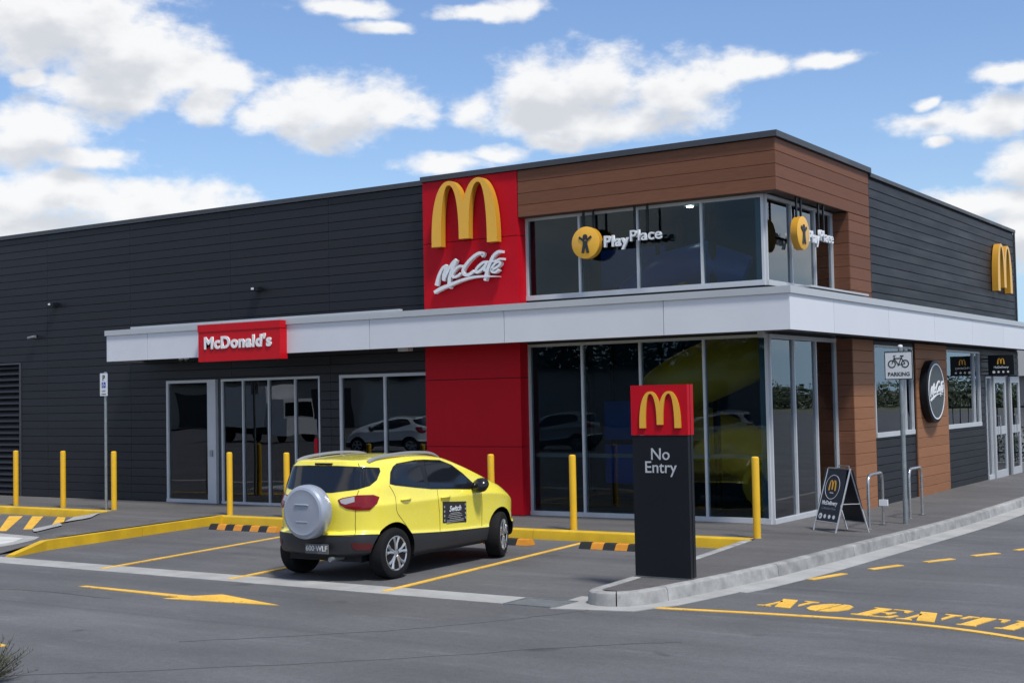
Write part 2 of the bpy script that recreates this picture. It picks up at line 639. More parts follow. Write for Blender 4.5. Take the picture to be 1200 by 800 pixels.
def text_mesh(body, size, depth, bold=0, shear=0, spacing=1.0, align='LEFT', m=None, xs=1.0):
    cu = bpy.data.curves.new('lettering', 'FONT')
    cu.body = body
    cu.size = size
    cu.extrude = depth / 2
    cu.offset = bold
    cu.shear = shear
    cu.space_character = spacing
    cu.align_x = align
    cu.resolution_u = 4
    o = bpy.data.objects.new('lettering', cu)
    COL.objects.link(o)
    dg = bpy.context.evaluated_depsgraph_get()
    me = bpy.data.meshes.new_from_object(o.evaluated_get(dg))
    bpy.data.objects.remove(o)
    for v in me.vertices: v.co.x *= xs
    me.materials.clear()
    me.materials.append(m or M_WHITE)
    return me


RF = (math.pi / 2, 0, 0)                  # lettering faces the camera side (-Y)
RS = (math.pi / 2, 0, math.pi / 2)        # lettering faces the drive (+X)


def sstep(t):
    t = max(0., min(1., t))
    return t * t * (3 - 2 * t)


def zr(x, y):
    return -.08 * sstep((y - 17) / 8) * sstep((x + 9.2) / 1.6)


def zw(x, y):
    return .15 + zr(x, y)


# ------------------------------------------------------------------ ground
def grid(name, xs, ys, zf, m, kind='structure'):
    vs = [(x, y, zf(x, y)) for y in ys for x in xs]
    n = len(xs)
    fs = [(j * n + i, j * n + i + 1, (j + 1) * n + i + 1, (j + 1) * n + i) for j in range(len(ys) - 1) for i in range(n - 1)]
    me = bpy.data.meshes.new(name)
    me.from_pydata(vs, [], fs)
    me.materials.append(m)
    return obj(name, me, kind=kind)


def frange(a, b, n):
    return [a + (b - a) * i / n for i in range(n + 1)]


M_FIELD = mat('dry verge and fields', (.10, .105, .065), .95, noise=.35, nscale=.05)
grid('ground', frange(-2500, 2500, 10), frange(-2500, 2500, 10), lambda x, y: -.22, M_FIELD)
grid('car_park', frange(-90, -10, 8) + frange(-9.4, -7, 8) + frange(-6, 60, 8), frange(-70, 16, 8) + frange(16.5, 26, 12) + frange(30, 150, 8), zr, ASPH)

# concrete strip between lane and bays, and the gutter round the island nose
mb = MB()
for i in range(14):
    x0 = -7.75 - (i + 1) * 3.0
    mb.box(x0 + .006, x0 + 2.994, 12.47, 12.97, -.02, .006)
mb.build('concrete_strip', M_CONC2, kind='structure')
KB = [(-8.02, 18.33), (-7.86, 17.0), (-7.68, 15.2), (-7.545, 13.5), (-7.53, 13.10), (-7.49, 12.95), (-7.40, 12.87), (-7.27, 12.86), (-7.12, 12.95), (-6.99, 13.20), (-6.88, 13.75), (-6.72, 14.8), (-6.57, 16.2), (-6.47, 18.0), (-6.43, 20.5), (-6.41, 24), (-6.41, 30), (-6.41, 40), (-6.41, 60)]
KC = [tuple(p) for p in crom(KB, 12)]
# resample by arc length
acc = [0]
for a, b in zip(KC, KC[1:]): acc.append(acc[-1] + math.hypot(b[0] - a[0], b[1] - a[1]))


def kerb_at(s):
    for i in range(len(KC) - 1):
        if acc[i + 1] >= s:
            t = (s - acc[i]) / max(1e-9, acc[i + 1] - acc[i])
            a, b = KC[i], KC[i + 1]
            d = Vector((b[0] - a[0], b[1] - a[1])).normalized()
            return a[0] + (b[0] - a[0]) * t, a[1] + (b[1] - a[1]) * t, d
    a, b = KC[-2], KC[-1]
    return b[0], b[1], Vector((0, 1))


kerb_root = obj('kerb', None, kind='structure')


def kerb_piece(s0, s1, m, n=8):
    # profile: across (outwards positive), height above road
    prof = [(-.075, -.05), (-.075, .150), (-.03, .156), (.045, .154), (.068, .140), (.078, .112), (.095, -.05)]
    mb = MB()
    ring = []
    for k in range(n + 1):
        x, y, d = kerb_at(s0 + (s1 - s0) * k / n)
        o = Vector((d.y, -d.x))        # outwards
        ring.append([(x + o.x * a, y + o.y * a, zr(x, y) + h) for a, h in prof])
    vs = [p for r in ring for p in r]
    q = len(prof)
    fs = []
    for k in range(n):
        for j in range(q - 1):
            fs.append((k * q + j, k * q + j + 1, (k + 1) * q + j + 1, (k + 1) * q + j))
    fs.append(tuple(range(q)))
    fs.append(tuple(range(n * q + q - 1, n * q - 1, -1)))
    mb.add(vs, fs)
    return mb


# the path runs down the bay side, round the nose and up the drive; outwards is to its right
def kerb_run():
    s = 0
    cuts = [0, 2.7, 5.15, 5.75, 6.4]
    while cuts[-1] < acc[-1] - 2.4: cuts.append(cuts[-1] + 2.4)
    for a, b in zip(cuts, cuts[1:]):
        kerb_piece(a + .005, b - .005, M_CONC, 10).build('kerb_stone', M_CONC, kerb_root, 35)


kerb_run()
# gutter along the drive
mb = MB()
s = 5.0
while s < acc[-1] - 3:
    e = s + 2.4
    L_, R_ = [], []
    for k in range(9):
        x, y, d = kerb_at(s + .004 + (e - s - .008) * k / 8)
        w = .40 * min(1, max(.12, (y - 12.6) / 2.0)) if s < 9 else .40
        if s < 6.2: w = .28
        L_.append((x + d.y * .08, y - d.x * .08))
        R_.append((x + d.y * (.08 + w), y - d.x * (.08 + w)))
    poly = L_ + R_[::-1]
    mb.prism(poly[::-1], lambda x, y: zr(x, y) - .03, lambda x, y: zr(x, y) + .005)
    s = e
mb.build('gutter', M_CONC2, kind='structure')
# concrete apron round the tip of the nose with the drain
mb = MB()
mb.prism([(-7.75, 12.40), (-6.85, 12.62), (-6.62, 13.2), (-6.8, 13.2), (-7.05, 12.86), (-7.28, 12.77), (-7.6, 12.97), (-7.75, 12.97)], -.03, .0085)
mb.prism([(-7.75, 12.975), (-7.56, 12.975), (-7.62, 13.6), (-7.70, 13.3)], -.03, .007)
mb.build('nose_apron', M_CONC2, kind='structure')
dr = thing('drain_grate', 'grey metal stormwater grate set in the concrete strip beside the kerb nose', 'drain', (-8.05, 12.70, .006))
mb = MB()
mb.box(-.34, .34, -.25, -.22, -.05, .008).box(-.34, .34, .22, .25, -.05, .008).box(-.34, -.31, -.219, .219, -.05, .008).box(.31, .34, -.219, .219, -.05, .008)
mb.build('frame', M_GALV, dr)
mb = MB()
for i in range(24):
    x = -.30 + i * .026
    mb.box(x, x + .010, -.219, .219, -.03, .004)
mb.build('grating', M_GALV, dr)
MB().box(-.31, .31, -.219, .219, -.06, -.035).build('pit', M_BLACKG, dr)

# ---- walkway: rows in Y between the bay side and the drive kerb
def walk_left(y):
    if y < 18.505:
        for (xa, ya), (xb, yb) in zip([(-8.04, 18.6)] + KB, KB[:9]):
            if yb <= y <= ya: return xa + (xb - xa) * (y - ya) / (yb - ya) + .07
        return -7.35
    return -36.0 if y < 20.9 else -9.2


def walk_right(y):
    pts = KB[8:]
    for (xa, ya), (xb, yb) in zip(pts, pts[1:]):
        if ya <= y <= yb: return xa + (xb - xa) * (y - ya) / (yb - ya) - .07
    return -7.3


def strip_mesh(name, ys, lf, rf, zf, m, nx=16, **k):
    mb = MB()
    n = nx + 1
    vs = []
    for y in ys:
        a, b = lf(y), rf(y)
        for i in range(n):
            x = a + (b - a) * i / nx
            vs.append((x, y, zf(x, y)))
    fs = [(j * n + i, j * n + i + 1, (j + 1) * n + i + 1, (j + 1) * n + i) for j in range(len(ys) - 1) for i in range(nx)]
    mb.add(vs, fs)
    return mb.build(name, m, **k)


wk = obj('walkway', None, kind='structure')
strip_mesh('nose_surface', frange(12.99, 18.5, 24), walk_left, walk_right, zw, ASPH2, 8, parent=wk)
strip_mesh('front_surface', frange(18.5, 20.9, 6), lambda y: -36, walk_right, zw, ASPH2, 90, parent=wk)
strip_mesh('side_surface', frange(20.9, 26, 14) + frange(27, 60, 12), lambda y: -9.3, walk_right, zw, ASPH2, 10, parent=wk)

# ---- painted yellow kerbs
yk = obj('yellow_kerb', None, kind='structure')


def kerb_bar(a, b, h0, h1, w=.15, name='kerb_stone', m=None):
    """straight kerb, road side on its right when walking a to b"""
    a, b = Vector(a), Vector(b)
    d = (b - a).normalized()
    o = Vector((d.y, -d.x))
    mb = MB()
    prof = [(-w, 0), (-w, 1), (-.025, 1), (-.006, .93), (0, .80), (.015, 0)]
    vs = []
    for p, h in ((a, h0), (b, h1)):
        for u, t in prof:
            q = p + o * u
            z = (h * t) if t else -.05
            vs.append((q.x, q.y, z + (.006 if t == 1 else 0)))
    q = len(prof)
    fs = [(j, j + 1, q + j + 1, q + j) for j in range(q - 1)] + [tuple(range(q)), tuple(range(2 * q - 1, q - 1, -1))]
    mb.add(vs, fs)
    return mb.build(name, m or M_YKERB, yk, 30)


x = -19.0
while x < -8.1:
    e = min(x + 2.4, -8.02)
    kerb_bar((x + .004, 18.42), (e - .004, 18.42), .15, .15)
    x = e
# left side of the bays, slanting towards the lane and dropping at its end
A, B = Vector((-19.01, 18.42)), Vector((-18.33, 13.85))
for k in range(2):
    p, q = A.lerp(B, k / 2 + .001), A.lerp(B, (k + 1) / 2 - .001)
    kerb_bar(p, q, .15, .15)
kerb_bar((-18.32, 13.845), (-17.98, 12.99), .15, .03)
kerb_bar((-36, 18.36), (-31, 18.36), .15, .15)
kerb_bar((-30.99, 18.36), (-26.6, 18.36), .15, .15)
kerb_bar((-26.59, 18.36), (-23.9, 18.36), .15, .15)
kerb_bar((-23.89, 18.36), (-22.12, 18.36), .15, .15)


# ---- raised path between the accessible bay and the bays, ramping down to the lane
def pl(y):
    t = [(12.99, -19.0), (13.7, -19.25), (14.8, -19.75), (15.4, -20.3), (16.0, -21.35), (17.2, -21.95), (18.5, -23.15)]
    for (ya, xa), (yb, xb) in zip(t, t[1:]):
        if ya <= y <= yb: return xa + (xb - xa) * (y - ya) / (yb - ya)
    return -22.1


def pr(y):
    return -19.01 - .15 + (18.42 - y) / 4.57 * .68 + .02


def pz(x, y):
    h = .15 * sstep((y - 12.7) / 1.9)
    e = min(1, max(0, (x - pl(y)) / (.75 + .25 * sstep((y - 16) / 2))))
    return .004 + (h - .004) * e


strip_mesh('ramp_surface', frange(13.0, 18.5, 26), pl, lambda y: min(pr(y), -18.0), pz, ASPH2, 16, parent=wk)
mb = MB()
# pale concrete flares of the kerb ramp
ys = frange(15.75, 18.25, 8)
vs, fs = [], []
for y in ys:
    a = pl(y) - .06
    for t in frange(0, .8, 8): vs.append((a + t, y, pz(max(a + t, pl(y)), y) + .022))
for j in range(8):
    for i in range(8): fs.append((j * 9 + i, j * 9 + i + 1, j * 9 + i + 10, j * 9 + i + 9))
mb.add(vs, fs)
mb.build('ramp_flare', M_CONC2, wk)
MB().prism([(-26, 13.0), (-19.2, 13.0), (-19.55, 14.6), (-20.1, 15.25), (-21.45, 15.4), (-26, 15.4)], -.03, .006).build('ramp_apron', M_CONC2, wk)
MB().prism([(-26, 13.3), (-19.5, 13.3), (-19.85, 14.5), (-20.25, 14.98), (-26, 15.1)], -.02, .010).build('ramp_landing', M_WPAINT, wk)

# ---- painted lines
def paint(name, polys, m, **k):
    mb = MB()
    for p in polys: mb.prism(p, lambda x, y: zr(x, y) - .01, lambda x, y: zr(x, y) + .0075 + (.004 if 12.4 < y < 13 else 0))
    return mb.build(name, m, kind='structure', **k)


def bar(x0, y0, x1, y1, w):
    d = Vector((x1 - x0, y1 - y0)).normalized() * w / 2
    return [(x0 + d.y, y0 - d.x), (x1 + d.y, y1 - d.x), (x1 - d.y, y1 + d.x), (x0 - d.y, y0 + d.x)]


for (a, b) in (((-15.32, 12.62), (-16.22, 18.30)), ((-12.80, 12.62), (-13.45, 18.30)), ((-10.23, 12.62), (-10.76, 18.30))):
    paint('bay_line', [bar(*a, *b, .085)], M_YPAINT)
paint('lane_arrow', [[(-14.12, 11.27), (-12.15, 11.17), (-12.28, 11.02), (-10.63, 11.24), (-11.86, 11.57), (-12.1, 11.31), (-14.05, 11.35)]], M_YPAINT)
pts = crom([(-6.86, 12.93), (-5.71, 13.09), (-4.68, 13.17), (-3.79, 13.12), (-2.91, 12.80), (-2.1, 12.2), (-1.4, 11.3), (-1, 10)], 8)
mb = MB()
mb.ribbon([tuple(p) for p in pts], .09, -.01, .0075)
mb.build('lane_edge_line', M_YPAINT, kind='structure')
for (a, b) in (((-6.07, 15.73), (-5.88, 16.43)), ((-5.73, 16.96), (-5.51, 17.53)), ((-5.33, 18.01), (-5.11, 18.52)), ((-4.97, 19.01), (-4.75, 19.50)), ((-4.63, 20.00), (-4.42, 20.6)), ((-4.3, 21.1), (-4.12, 21.7)), ((-4.0, 22.2), (-3.85, 22.8))):
    paint('lane_dash', [bar(*a, *b, .10)], M_YPAINT)
for (p) in ([(-21.95, 15.70), (-24.7, 17.93), (-24.4, 18.05), (-21.78, 15.75)], [(-21.75, 16.10), (-24.15, 18.10), (-23.88, 18.17), (-21.63, 16.20)], [(-21.75, 16.72), (-23.45, 18.2), (-23.2, 18.2), (-21.75, 17.0)],
            [(-22.2, 15.5), (-25.6, 18.1), (-25.3, 18.15), (-22.0, 15.55)], [(-22.9, 15.45), (-26.4, 18.1), (-26.1, 18.15), (-22.65, 15.45)]):
    paint('hatch_stripe', [p], M_YPAINT)
paint('kerbside_dash', [[(-12.6, 8.24), (-11.28, 8.07), (-11.28, 8.16), (-12.6, 8.33)]], M_YPAINT)

# stencilled road words (unit cell 1 x 1), letters in the photograph's stencil style
ST = {
 'N': [[(0, 0), (.36, 0), (.36, .06), (.24, .10), (.24, .66), (.14, .78), (.14, .10), (0, .06)], [(.0, 1), (.40, 1), (.92, .0), (.50, .0)], [(.62, 1), (1, 1), (1, .93), (.90, .88), (.90, .32), (.80, .48), (.80, .88), (.62, .93)]],
 'O': [[(.46, 0), (.46, 1), (.28, .97), (.1, .82), (.0, .5), (.1, .18), (.28, .03)], [(.54, 0), (.72, .03), (.9, .18), (1, .5), (.9, .82), (.72, .97), (.54, 1)]],
 'E': [[(0, 0), (.42, 0), (.42, 1), (0, 1), (0, .93), (.12, .9), (.12, .1), (0, .07)], [(.48, 1), (.95, 1), (.97, .70), (.9, .70), (.78, .92), (.48, .94)], [(.48, .47), (.62, .44), (.68, .34), (.73, .34), (.73, .68), (.68, .68), (.62, .57), (.48, .54)], [(.48, 0), (.97, 0), (1, .32), (.93, .32), (.8, .08), (.48, .06)]],
 'T': [[(.28, 0), (.72, 0), (.72, .06), (.66, .10), (.66, 1), (.34, 1), (.34, .10), (.28, .06)], [(.28, 1), (.03, 1), (0, .66), (.07, .66), (.16, .9), (.28, .93)], [(.72, 1), (.72, .93), (.84, .9), (.93, .66), (1, .66), (.97, 1)]],
 'R': [[(0, 0), (.42, 0), (.42, 1), (0, 1), (0, .93), (.12, .9), (.12, .1), (0, .07)], [(.48, 1), (.48, .93), (.60, .88), (.60, .62), (.48, .56), (.48, .48), (.75, .52), (.92, .75), (.75, .98)], [(.5, .44), (.68, .44), (.9, .08), (1, .06), (1, 0), (.72, 0), (.52, .38)]],
 'Y': [[(.3, 0), (.7, 0), (.7, .06), (.64, .1), (.64, .42), (.36, .42), (.36, .1), (.3, .06)], [(0, 1), (.4, 1), (.4, .94), (.34, .9), (.52, .6), (.44, .46), (.1, .92), (0, .94)], [(.66, 1), (1, 1), (1, .94), (.9, .9), (.66, .48), (.58, .5), (.78, .9), (.66, .94)]]}
word = thing('painted_words', 'yellow stencilled NO ENTRY lettering painted on the driveway asphalt', 'road marking', (-5.86, 13.60, 0))
cur = 0.0
u = Vector((math.cos(rad(-7.5)), math.sin(rad(-7.5))))
v = Vector((.10, .52))
for ch in 'NO ENTRY':
    if ch == ' ':
        cur += .10
        continue
    mb = MB()
    for p in ST[ch]:
        q = [(u * (cur + a * .44) + v * b) for a, b in p]
        if sum(q[i].x * q[(i + 1) % len(q)].y - q[(i + 1) % len(q)].x * q[i].y for i in range(len(q))) < 0: q = q[::-1]
        mb.prism([(t.x, t.y) for t in q], -.01, .008)
    mb.build('letter', M_YPAINT, word)
    cur += .498

# sealed cracks and joints in the asphalt
M_SEAL = mat('bitumen crack sealant', (.062, .062, .065), .7)
for pts in ([(-11.7, 5.9), (-9.2, 7.9), (-7.6, 9.3), (-6.4, 10.6), (-5.6, 11.3)], [(-21, 9.4), (-17.5, 9.9), (-14.8, 10.7), (-12.9, 10.75)], [(-9.9, 9.1), (-8.4, 10.6), (-7.6, 11.9), (-7.3, 12.6)]):
    P = crom(pts, 10)
    mb = MB()
    mb.ribbon([(p.x + random.uniform(-.02, .02), p.y + random.uniform(-.02, .02)) for p in P], [random.uniform(.008, .02) for _ in P], -.01, .003)
    mb.build('crack_seal', M_SEAL, kind='structure')

# ------------------------------------------------------------------ building
bld = thing('restaurant_building', 'charcoal clad fast food restaurant with red panel, timber look corner box and white canopy', 'building', (-15.5, 20.72, .15))
BO = (-15.5, 20.72, .15)
plank_cache = {}


def plank(parent, axis, plane, out, a, b, z0, z1, m, depth=.022, name='plank', po=(0, 0, 0)):
    """one cladding board; axis 'x' lies on Y=plane facing -Y, axis 'y' lies on X=plane facing +X"""
    key = (axis, round(b - a, 3), round(z1 - z0, 3), depth, out, m.name)
    if key not in plank_cache:
        w, h = b - a, z1 - z0
        c = .006
        o = out
        P = [(0, 0), (0, h), (o * (depth - c), h), (o * depth, h - c), (o * depth, c), (o * (depth - c), 0)]
        vs = []
        for t in (0.0, w):
            for dd, z in P: vs.append((t, dd, z) if axis == 'x' else (dd, t, z))
        n = 6
        fs = [tuple(range(n)), tuple(range(2 * n - 1, n - 1, -1))] + [(i, n + i, n + (i + 1) % n, (i + 1) % n) for i in range(n)]
        me = bpy.data.meshes.new(name)
        me.from_pydata(vs, [], fs)
        me.materials.append(m)
        bm = bmesh.new()
        bm.from_mesh(me)
        bmesh.ops.recalc_face_normals(bm, faces=bm.faces)
        bm.to_mesh(me)
        bm.free()
        plank_cache[key] = me
    loc = (a, plane, z0) if axis == 'x' else (plane, a, z0)
    return obj(name, plank_cache[key], parent, tuple(l - p for l, p in zip(loc, po)))


def clad(parent, axis, plane, out, a, b, z0, z1, pitch, openings, m, gap=.010, joints=(), **k):
    """rows of boards with openings (u0,u1,w0,w1) cut out"""
    zz = z0
    while zz < z1 - .02:
        t = min(zz + pitch, z1)
        cuts = sorted({a, b} | {min(max(o[j], a), b) for o in openings for j in (0, 1)} | {j for j in joints if a < j < b})
        segs = []
        for u0, u1 in zip(cuts, cuts[1:]):
            if u1 - u0 < .02: continue
            lo, hi = zz, t - gap
            mid = (u0 + u1) / 2
            for o in openings:
                if o[0] - 1e-6 <= mid <= o[1] + 1e-6:
                    if o[2] <= lo and o[3] >= hi: lo = hi
                    elif o[2] <= lo < o[3]: lo = o[3]
                    elif lo < o[2] < hi: hi = o[2]
            if hi - lo < .02: continue
            if segs and abs(segs[-1][1] - u0) < 1e-6 and segs[-1][2:] == (lo, hi) and u0 not in joints: segs[-1] = (segs[-1][0], u1, lo, hi)
            else: segs.append((u0, u1, lo, hi))
        for u0, u1, lo, hi in segs: plank(parent, axis, plane, out, u0 + .003, u1 - .003, lo, hi, m, **k)
        zz += pitch


def backing(mb, axis, p0, p1, a, b, z0, z1, openings):
    """thick wall between planes p0 and p1 with rectangular openings"""
    cuts = sorted({a, b} | {min(max(o[j], a), b) for o in openings for j in (0, 1)})
    for u0, u1 in zip(cuts, cuts[1:]):
        if u1 - u0 < 1e-4: continue
        mid = (u0 + u1) / 2
        spans = [(z0, z1)]
        for o in openings:
            if o[0] <= mid <= o[1]:
                ns = []
                for lo, hi in spans:
                    if o[2] > lo: ns.append((lo, min(hi, o[2])))
                    if o[3] < hi: ns.append((max(lo, o[3]), hi))
                spans = ns
        for lo, hi in spans:
            if hi - lo < 1e-3: continue
            if axis == 'x': mb.box(u0, u1, p0, p1, lo, hi)
            else: mb.box(p0, p1, u0, u1, lo, hi)


YF, XS = 20.72, -8.30           # finished faces of the charcoal walls
DOOR = (-22.94, -18.40, .0, 2.83)
WIN = (-17.87, -15.50, .52, 2.83)
LOUV = (-40, -28.06, .0, 3.36)
fo = [DOOR, WIN, LOUV]
mb = MB()
backing(mb, 'x', YF + .024, YF + .20, -36, -15.5, .0, 6.46, [DOOR, WIN, LOUV])
fwall = mb.build('front_wall', M_BACK, bld, org=BO)
clad(fwall, 'x', YF + .022, -1, -36, -15.52, .16, 6.46, .181, fo, M_CLAD, gap=.007, depth=.016, joints=(-33.2, -27.05, -24.1, -20.9, -18.1), po=BO)
W1 = (25.16, 27.62, 1.40, 3.18)
W2 = (30.05, 32.95, 1.42, 3.18)
D1 = (33.42, 35.25, .0, 2.62)
D2 = (35.66, 36.72, .0, 2.62)
mb = MB()
so = [W1, W2, D1, D2]
backing(mb, 'y', XS - .20, XS - .024, 23.96, 36.9, .0, 6.43, so)
swall = mb.build('side_wall', M_BACK, bld, org=BO)
clad(swall, 'y', XS - .022, 1, 25.16, 36.9, 4.02, 6.40, .181, [], M_CLAD, po=BO)
clad(swall, 'y', XS - .022, 1, 25.16, 27.70, .075, 3.27, .16, so, M_CLAD, po=BO)
clad(swall, 'y', XS - .022, 1, 30.03, 36.9, .075, 3.27, .16, so, M_CLAD, po=BO)
# timber look column with the round sign
mb = MB()
mb.box(XS - .02, XS + .012, 27.70, 30.02, .0, 3.27)
c2 = mb.build('timber_column', M_WOODB, bld, org=BO)
clad(c2, 'y', XS + .012, 1, 27.70, 30.02, .075, 3.27, .205, [], M_WOOD2, gap=.005, po=BO)
# far wall, back wall, roof and parapet
mb = MB()
mb.box(-36, XS - .02, 36.70, 36.9, 0, 6.40)
mb.box(-36, -35.8, 20.95, 36.69, 0, 6.40)
mb.build('rear_wall', M_CLAD, bld, org=BO)
MB().box(-35.8, XS - .201, 20.95, 36.69, 5.95, 6.1).build('roof', M_CAP, bld, org=BO)
mb = MB()
mb.box(-36.05, -15.53, YF - .035, YF + .24, 6.465, 6.56)
mb.box(-15.53, XS - .243, 20.455, 20.76, 6.475, 6.575)
mb.build('front_parapet_cap', M_CAP, bld, org=BO)
mb = MB()
mb.box(XS - .24, XS + .055, 20.455, 25.19, 6.475, 6.575)
mb.box(XS - .24, XS + .04, 25.19, 36.94, 6.41, 6.485)
mb.box(XS - .01, XS + .03, 36.88, 36.93, 4.0, 6.41)
mb.build('side_parapet_cap', M_CAP, bld, org=BO)

# timber look corner box
hb = MB()
hb.box(-13.32, XS - .02, 20.53, 20.76, 5.62, 6.47)
hb.box(XS - .26, XS - .025, 20.76, 25.13, 5.62, 6.47)
hb.box(XS - .33, XS - .025, 23.975, 25.13, 3.95, 5.62)
hb.box(XS - .33, XS - .025, 23.975, 25.13, .0, 3.30)
hb.box(-13.32, XS - .02, 20.52, 20.75, 5.60, 5.62)
box_ = hb.build('timber_corner_box', M_WOODB, bld, org=BO)
clad(box_, 'x', 20.53, -1, -13.32, XS + .0, 5.605, 6.47, .216, [], M_WOODC, gap=.005, depth=.026, po=BO)
clad(box_, 'y', XS - .025, 1, 20.505, 25.15, 5.605, 6.47, .216, [], M_WOODC, gap=.005, depth=.026, po=BO)
clad(box_, 'y', XS - .025, 1, 23.975, 25.15, 3.95, 5.60, .216, [], M_WOODC, gap=.005, depth=.026, po=BO)
clad(box_, 'x', 23.974, -1, XS - .36, XS - .0, 3.95, 5.60, .216, [], M_WOODC, gap=.005, depth=.02, po=BO)
clad(box_, 'y', XS - .025, 1, 23.975, 25.15, .075, 3.29, .213, [], M_WOOD2, gap=.005, depth=.026, po=BO)
clad(box_, 'x', 23.974, -1, XS - .36, XS - .0, .075, 3.29, .213, [], M_WOODC, gap=.005, depth=.02, po=BO)
mb = MB()
mb.box(-13.31, XS - .03, 20.76, 20.80, 5.60, 5.625)
mb.build('box_soffit', M_CAP, bld, org=BO)

# red panel bay
MB().box(-15.50, -13.36, 20.53, 20.94, .05, 6.47).build('red_bay_core', M_BACK, bld, org=BO)
RZ = [.155, 1.405, 2.665, 4.02, 5.275, 6.47]
for z0, z1 in zip(RZ, RZ[1:]):
    MB().box(-15.505, -13.335, 20.50, 20.535, z0 + .006, z1 - .006).build('red_panel', M_RED, bld, org=BO)
    MB().box(-13.36, -13.33, 20.535, 20.76, z0 + .006, z1 - .006).build('red_side_panel', M_RED, bld, org=BO)


# ---- glazing
def window(name, axis, plane, us, z0, z1, m_glass, parent=bld, fw_=.042, sill=.08, dep=.11, transom=None, m=None, head=None, mull=None):
    """storefront frame with panes; axis as in plank; us: mullion centre lines"""
    m = m or M_FRAME
    head = head or fw_
    mull = mull or fw_
    mb = MB()

    def bx(u0, u1, a, b, lo, hi, tgt=mb):
        if axis == 'x': tgt.box(u0, u1, plane - a, plane + b, lo, hi)
        else: tgt.box(plane - b, plane + a, u0, u1, lo, hi)
    f, d = dep * .45, dep * .55
    bx(us[0] - fw_ / 2, us[-1] + fw_ / 2, f, d, z1 - head, z1)
    bx(us[0] - fw_ / 2, us[-1] + fw_ / 2, f + .012, d, z0, z0 + sill)
    for i, u in enumerate(us):
        w_ = fw_ if i in (0, len(us) - 1) else mull
        bx(u - w_ / 2, u + w_ / 2, f - .003, d - .003, z0 + sill, z1 - head)
    if transom:
        pass
    fr = mb.build(name, m, parent, org=BO)
    if transom:
        g = MB()
        bx(us[0] + .05, us[-1] - .05, -.07, .11, transom - .035, transom + .035, g)
        g.build('inner_rail', M_RAILIN, fr, org=BO)
    for a, b in zip(us, us[1:]):
        g = MB()
        bx(a + .01, b - .01, .005, .005, z0 + sill - .01, z1 - head + .01, g)
        g.build('pane', m_glass, fr, org=BO)
    return fr


GY, GX = 20.80, -8.65
window('storefront_window', 'x', GY, [-13.31, -12.185, -11.01, -9.79, -8.66], .13, 3.27, M_GLASS, sill=.10, transom=1.24, head=.05, mull=.042)
window('storefront_window', 'y', GX, [20.83, 21.88, 22.92, 23.95], .11, 3.27, M_GLASSR, sill=.10, transom=1.24, head=.07)
window('upper_window', 'x', GY, [-13.31, -12.185, -11.00, -9.77, -8.66], 4.08, 5.60, M_GLASS, sill=.09, head=.05)
window('upper_window', 'y', GX, [20.83, 21.92, 23.05, 23.95], 4.08, 5.60, M_GLASSR, sill=.09, head=.05)
# steel corner posts just inside the glass
mb = MB()
mb.box(-8.84, -8.74, 20.90, 21.0, .15, 3.27).box(-8.84, -8.74, 20.90, 21.0, 4.1, 5.6)
mb.build('corner_post', mat('blue grey steel', (.10, .17, .22), .5), bld, org=BO)
window('side_window', 'y', XS - .04, [25.20, 27.10, 27.58], 1.40, 3.18, M_GLASSR, sill=.09)
window('side_window', 'y', XS - .04, [30.09, 32.45, 32.92], 1.42, 3.18, M_GLASSR, sill=.09)
window('front_window', 'x', YF + .05, [-17.84, -16.70, -15.53], .52, 2.83, M_GLASSD, sill=.08, fw_=.06, mull=.05)
# entrance: fixed sidelight, thick jamb, then sliding leaves
dr_ = window('entrance_door', 'x', YF + .05, [-22.91, -21.62], .15, 2.83, M_GLASSD, sill=.07, fw_=.06)
dr2 = window('sliding_door', 'x', YF + .07, [-21.22, -20.60, -19.85, -19.10, -18.43], .15, 2.83, M_GLASSD, sill=.05, fw_=.05, mull=.035)
MB().box(-21.59, -21.36, YF - .03, YF + .12, .15, 2.83).build('door_jamb', M_FRAME, bld, org=BO)
MB().box(-21.36, -21.25, YF + .05, YF + .12, .15, 2.83).build('door_reveal', M_FRAMED, bld, org=BO)
MB().box(-21.53, -21.45, YF - .055, YF - .03, 1.16, 1.30).build('door_switch', M_GALV, bld, org=BO)
MB().box(-18.55, -18.47, YF - .005, YF + .02, 1.15, 1.55).build('red_sticker', M_RED, bld, org=BO)
# side entrance
for (a, b) in ((34.0, 35.2), (35.70, 36.68)):
    leaf = MB()
    X0, X1 = XS + .005, XS + .06
    leaf.box(X0, X1, a, b, .10, .28).box(X0, X1, a, b, 2.44, 2.60).box(X0, X1, a, a + .11, .28, 2.44).box(X0, X1, b - .11, b, .28, 2.44).box(X0, X1, a + .11, b - .11, 1.16, 1.36)
    lf = leaf.build('side_door', M_CAPW, bld, org=BO)
    for lo, hi in ((.28, 1.16), (1.36, 2.44)): MB().box(X0 + .02, X0 + .03, a + .11, b - .11, lo, hi).build('pane', M_GLASSR, lf, org=BO)
    hx = X1 + .07
    hm = MB()
    hm.tube([(X1, a + .25, 1.08), (hx, a + .25, 1.08), (hx, a + .25, 1.62), (X1, a + .25, 1.62)], .016, 6)
    hm.build('handle', M_STAIN, lf, org=BO)
window('side_light', 'y', XS - .03, [33.45, 33.92], .08, 2.60, M_GLASSR, sill=.12, fw_=.05)
MB().box(XS - .15, XS - .04, 33.4, 36.8, 0, .12).build('threshold', M_CAPW, bld, org=BO)
MB().box(XS - .02, XS + .015, 35.26, 35.64, .075, 2.62).build('door_pillar', M_CAP, bld, org=BO)

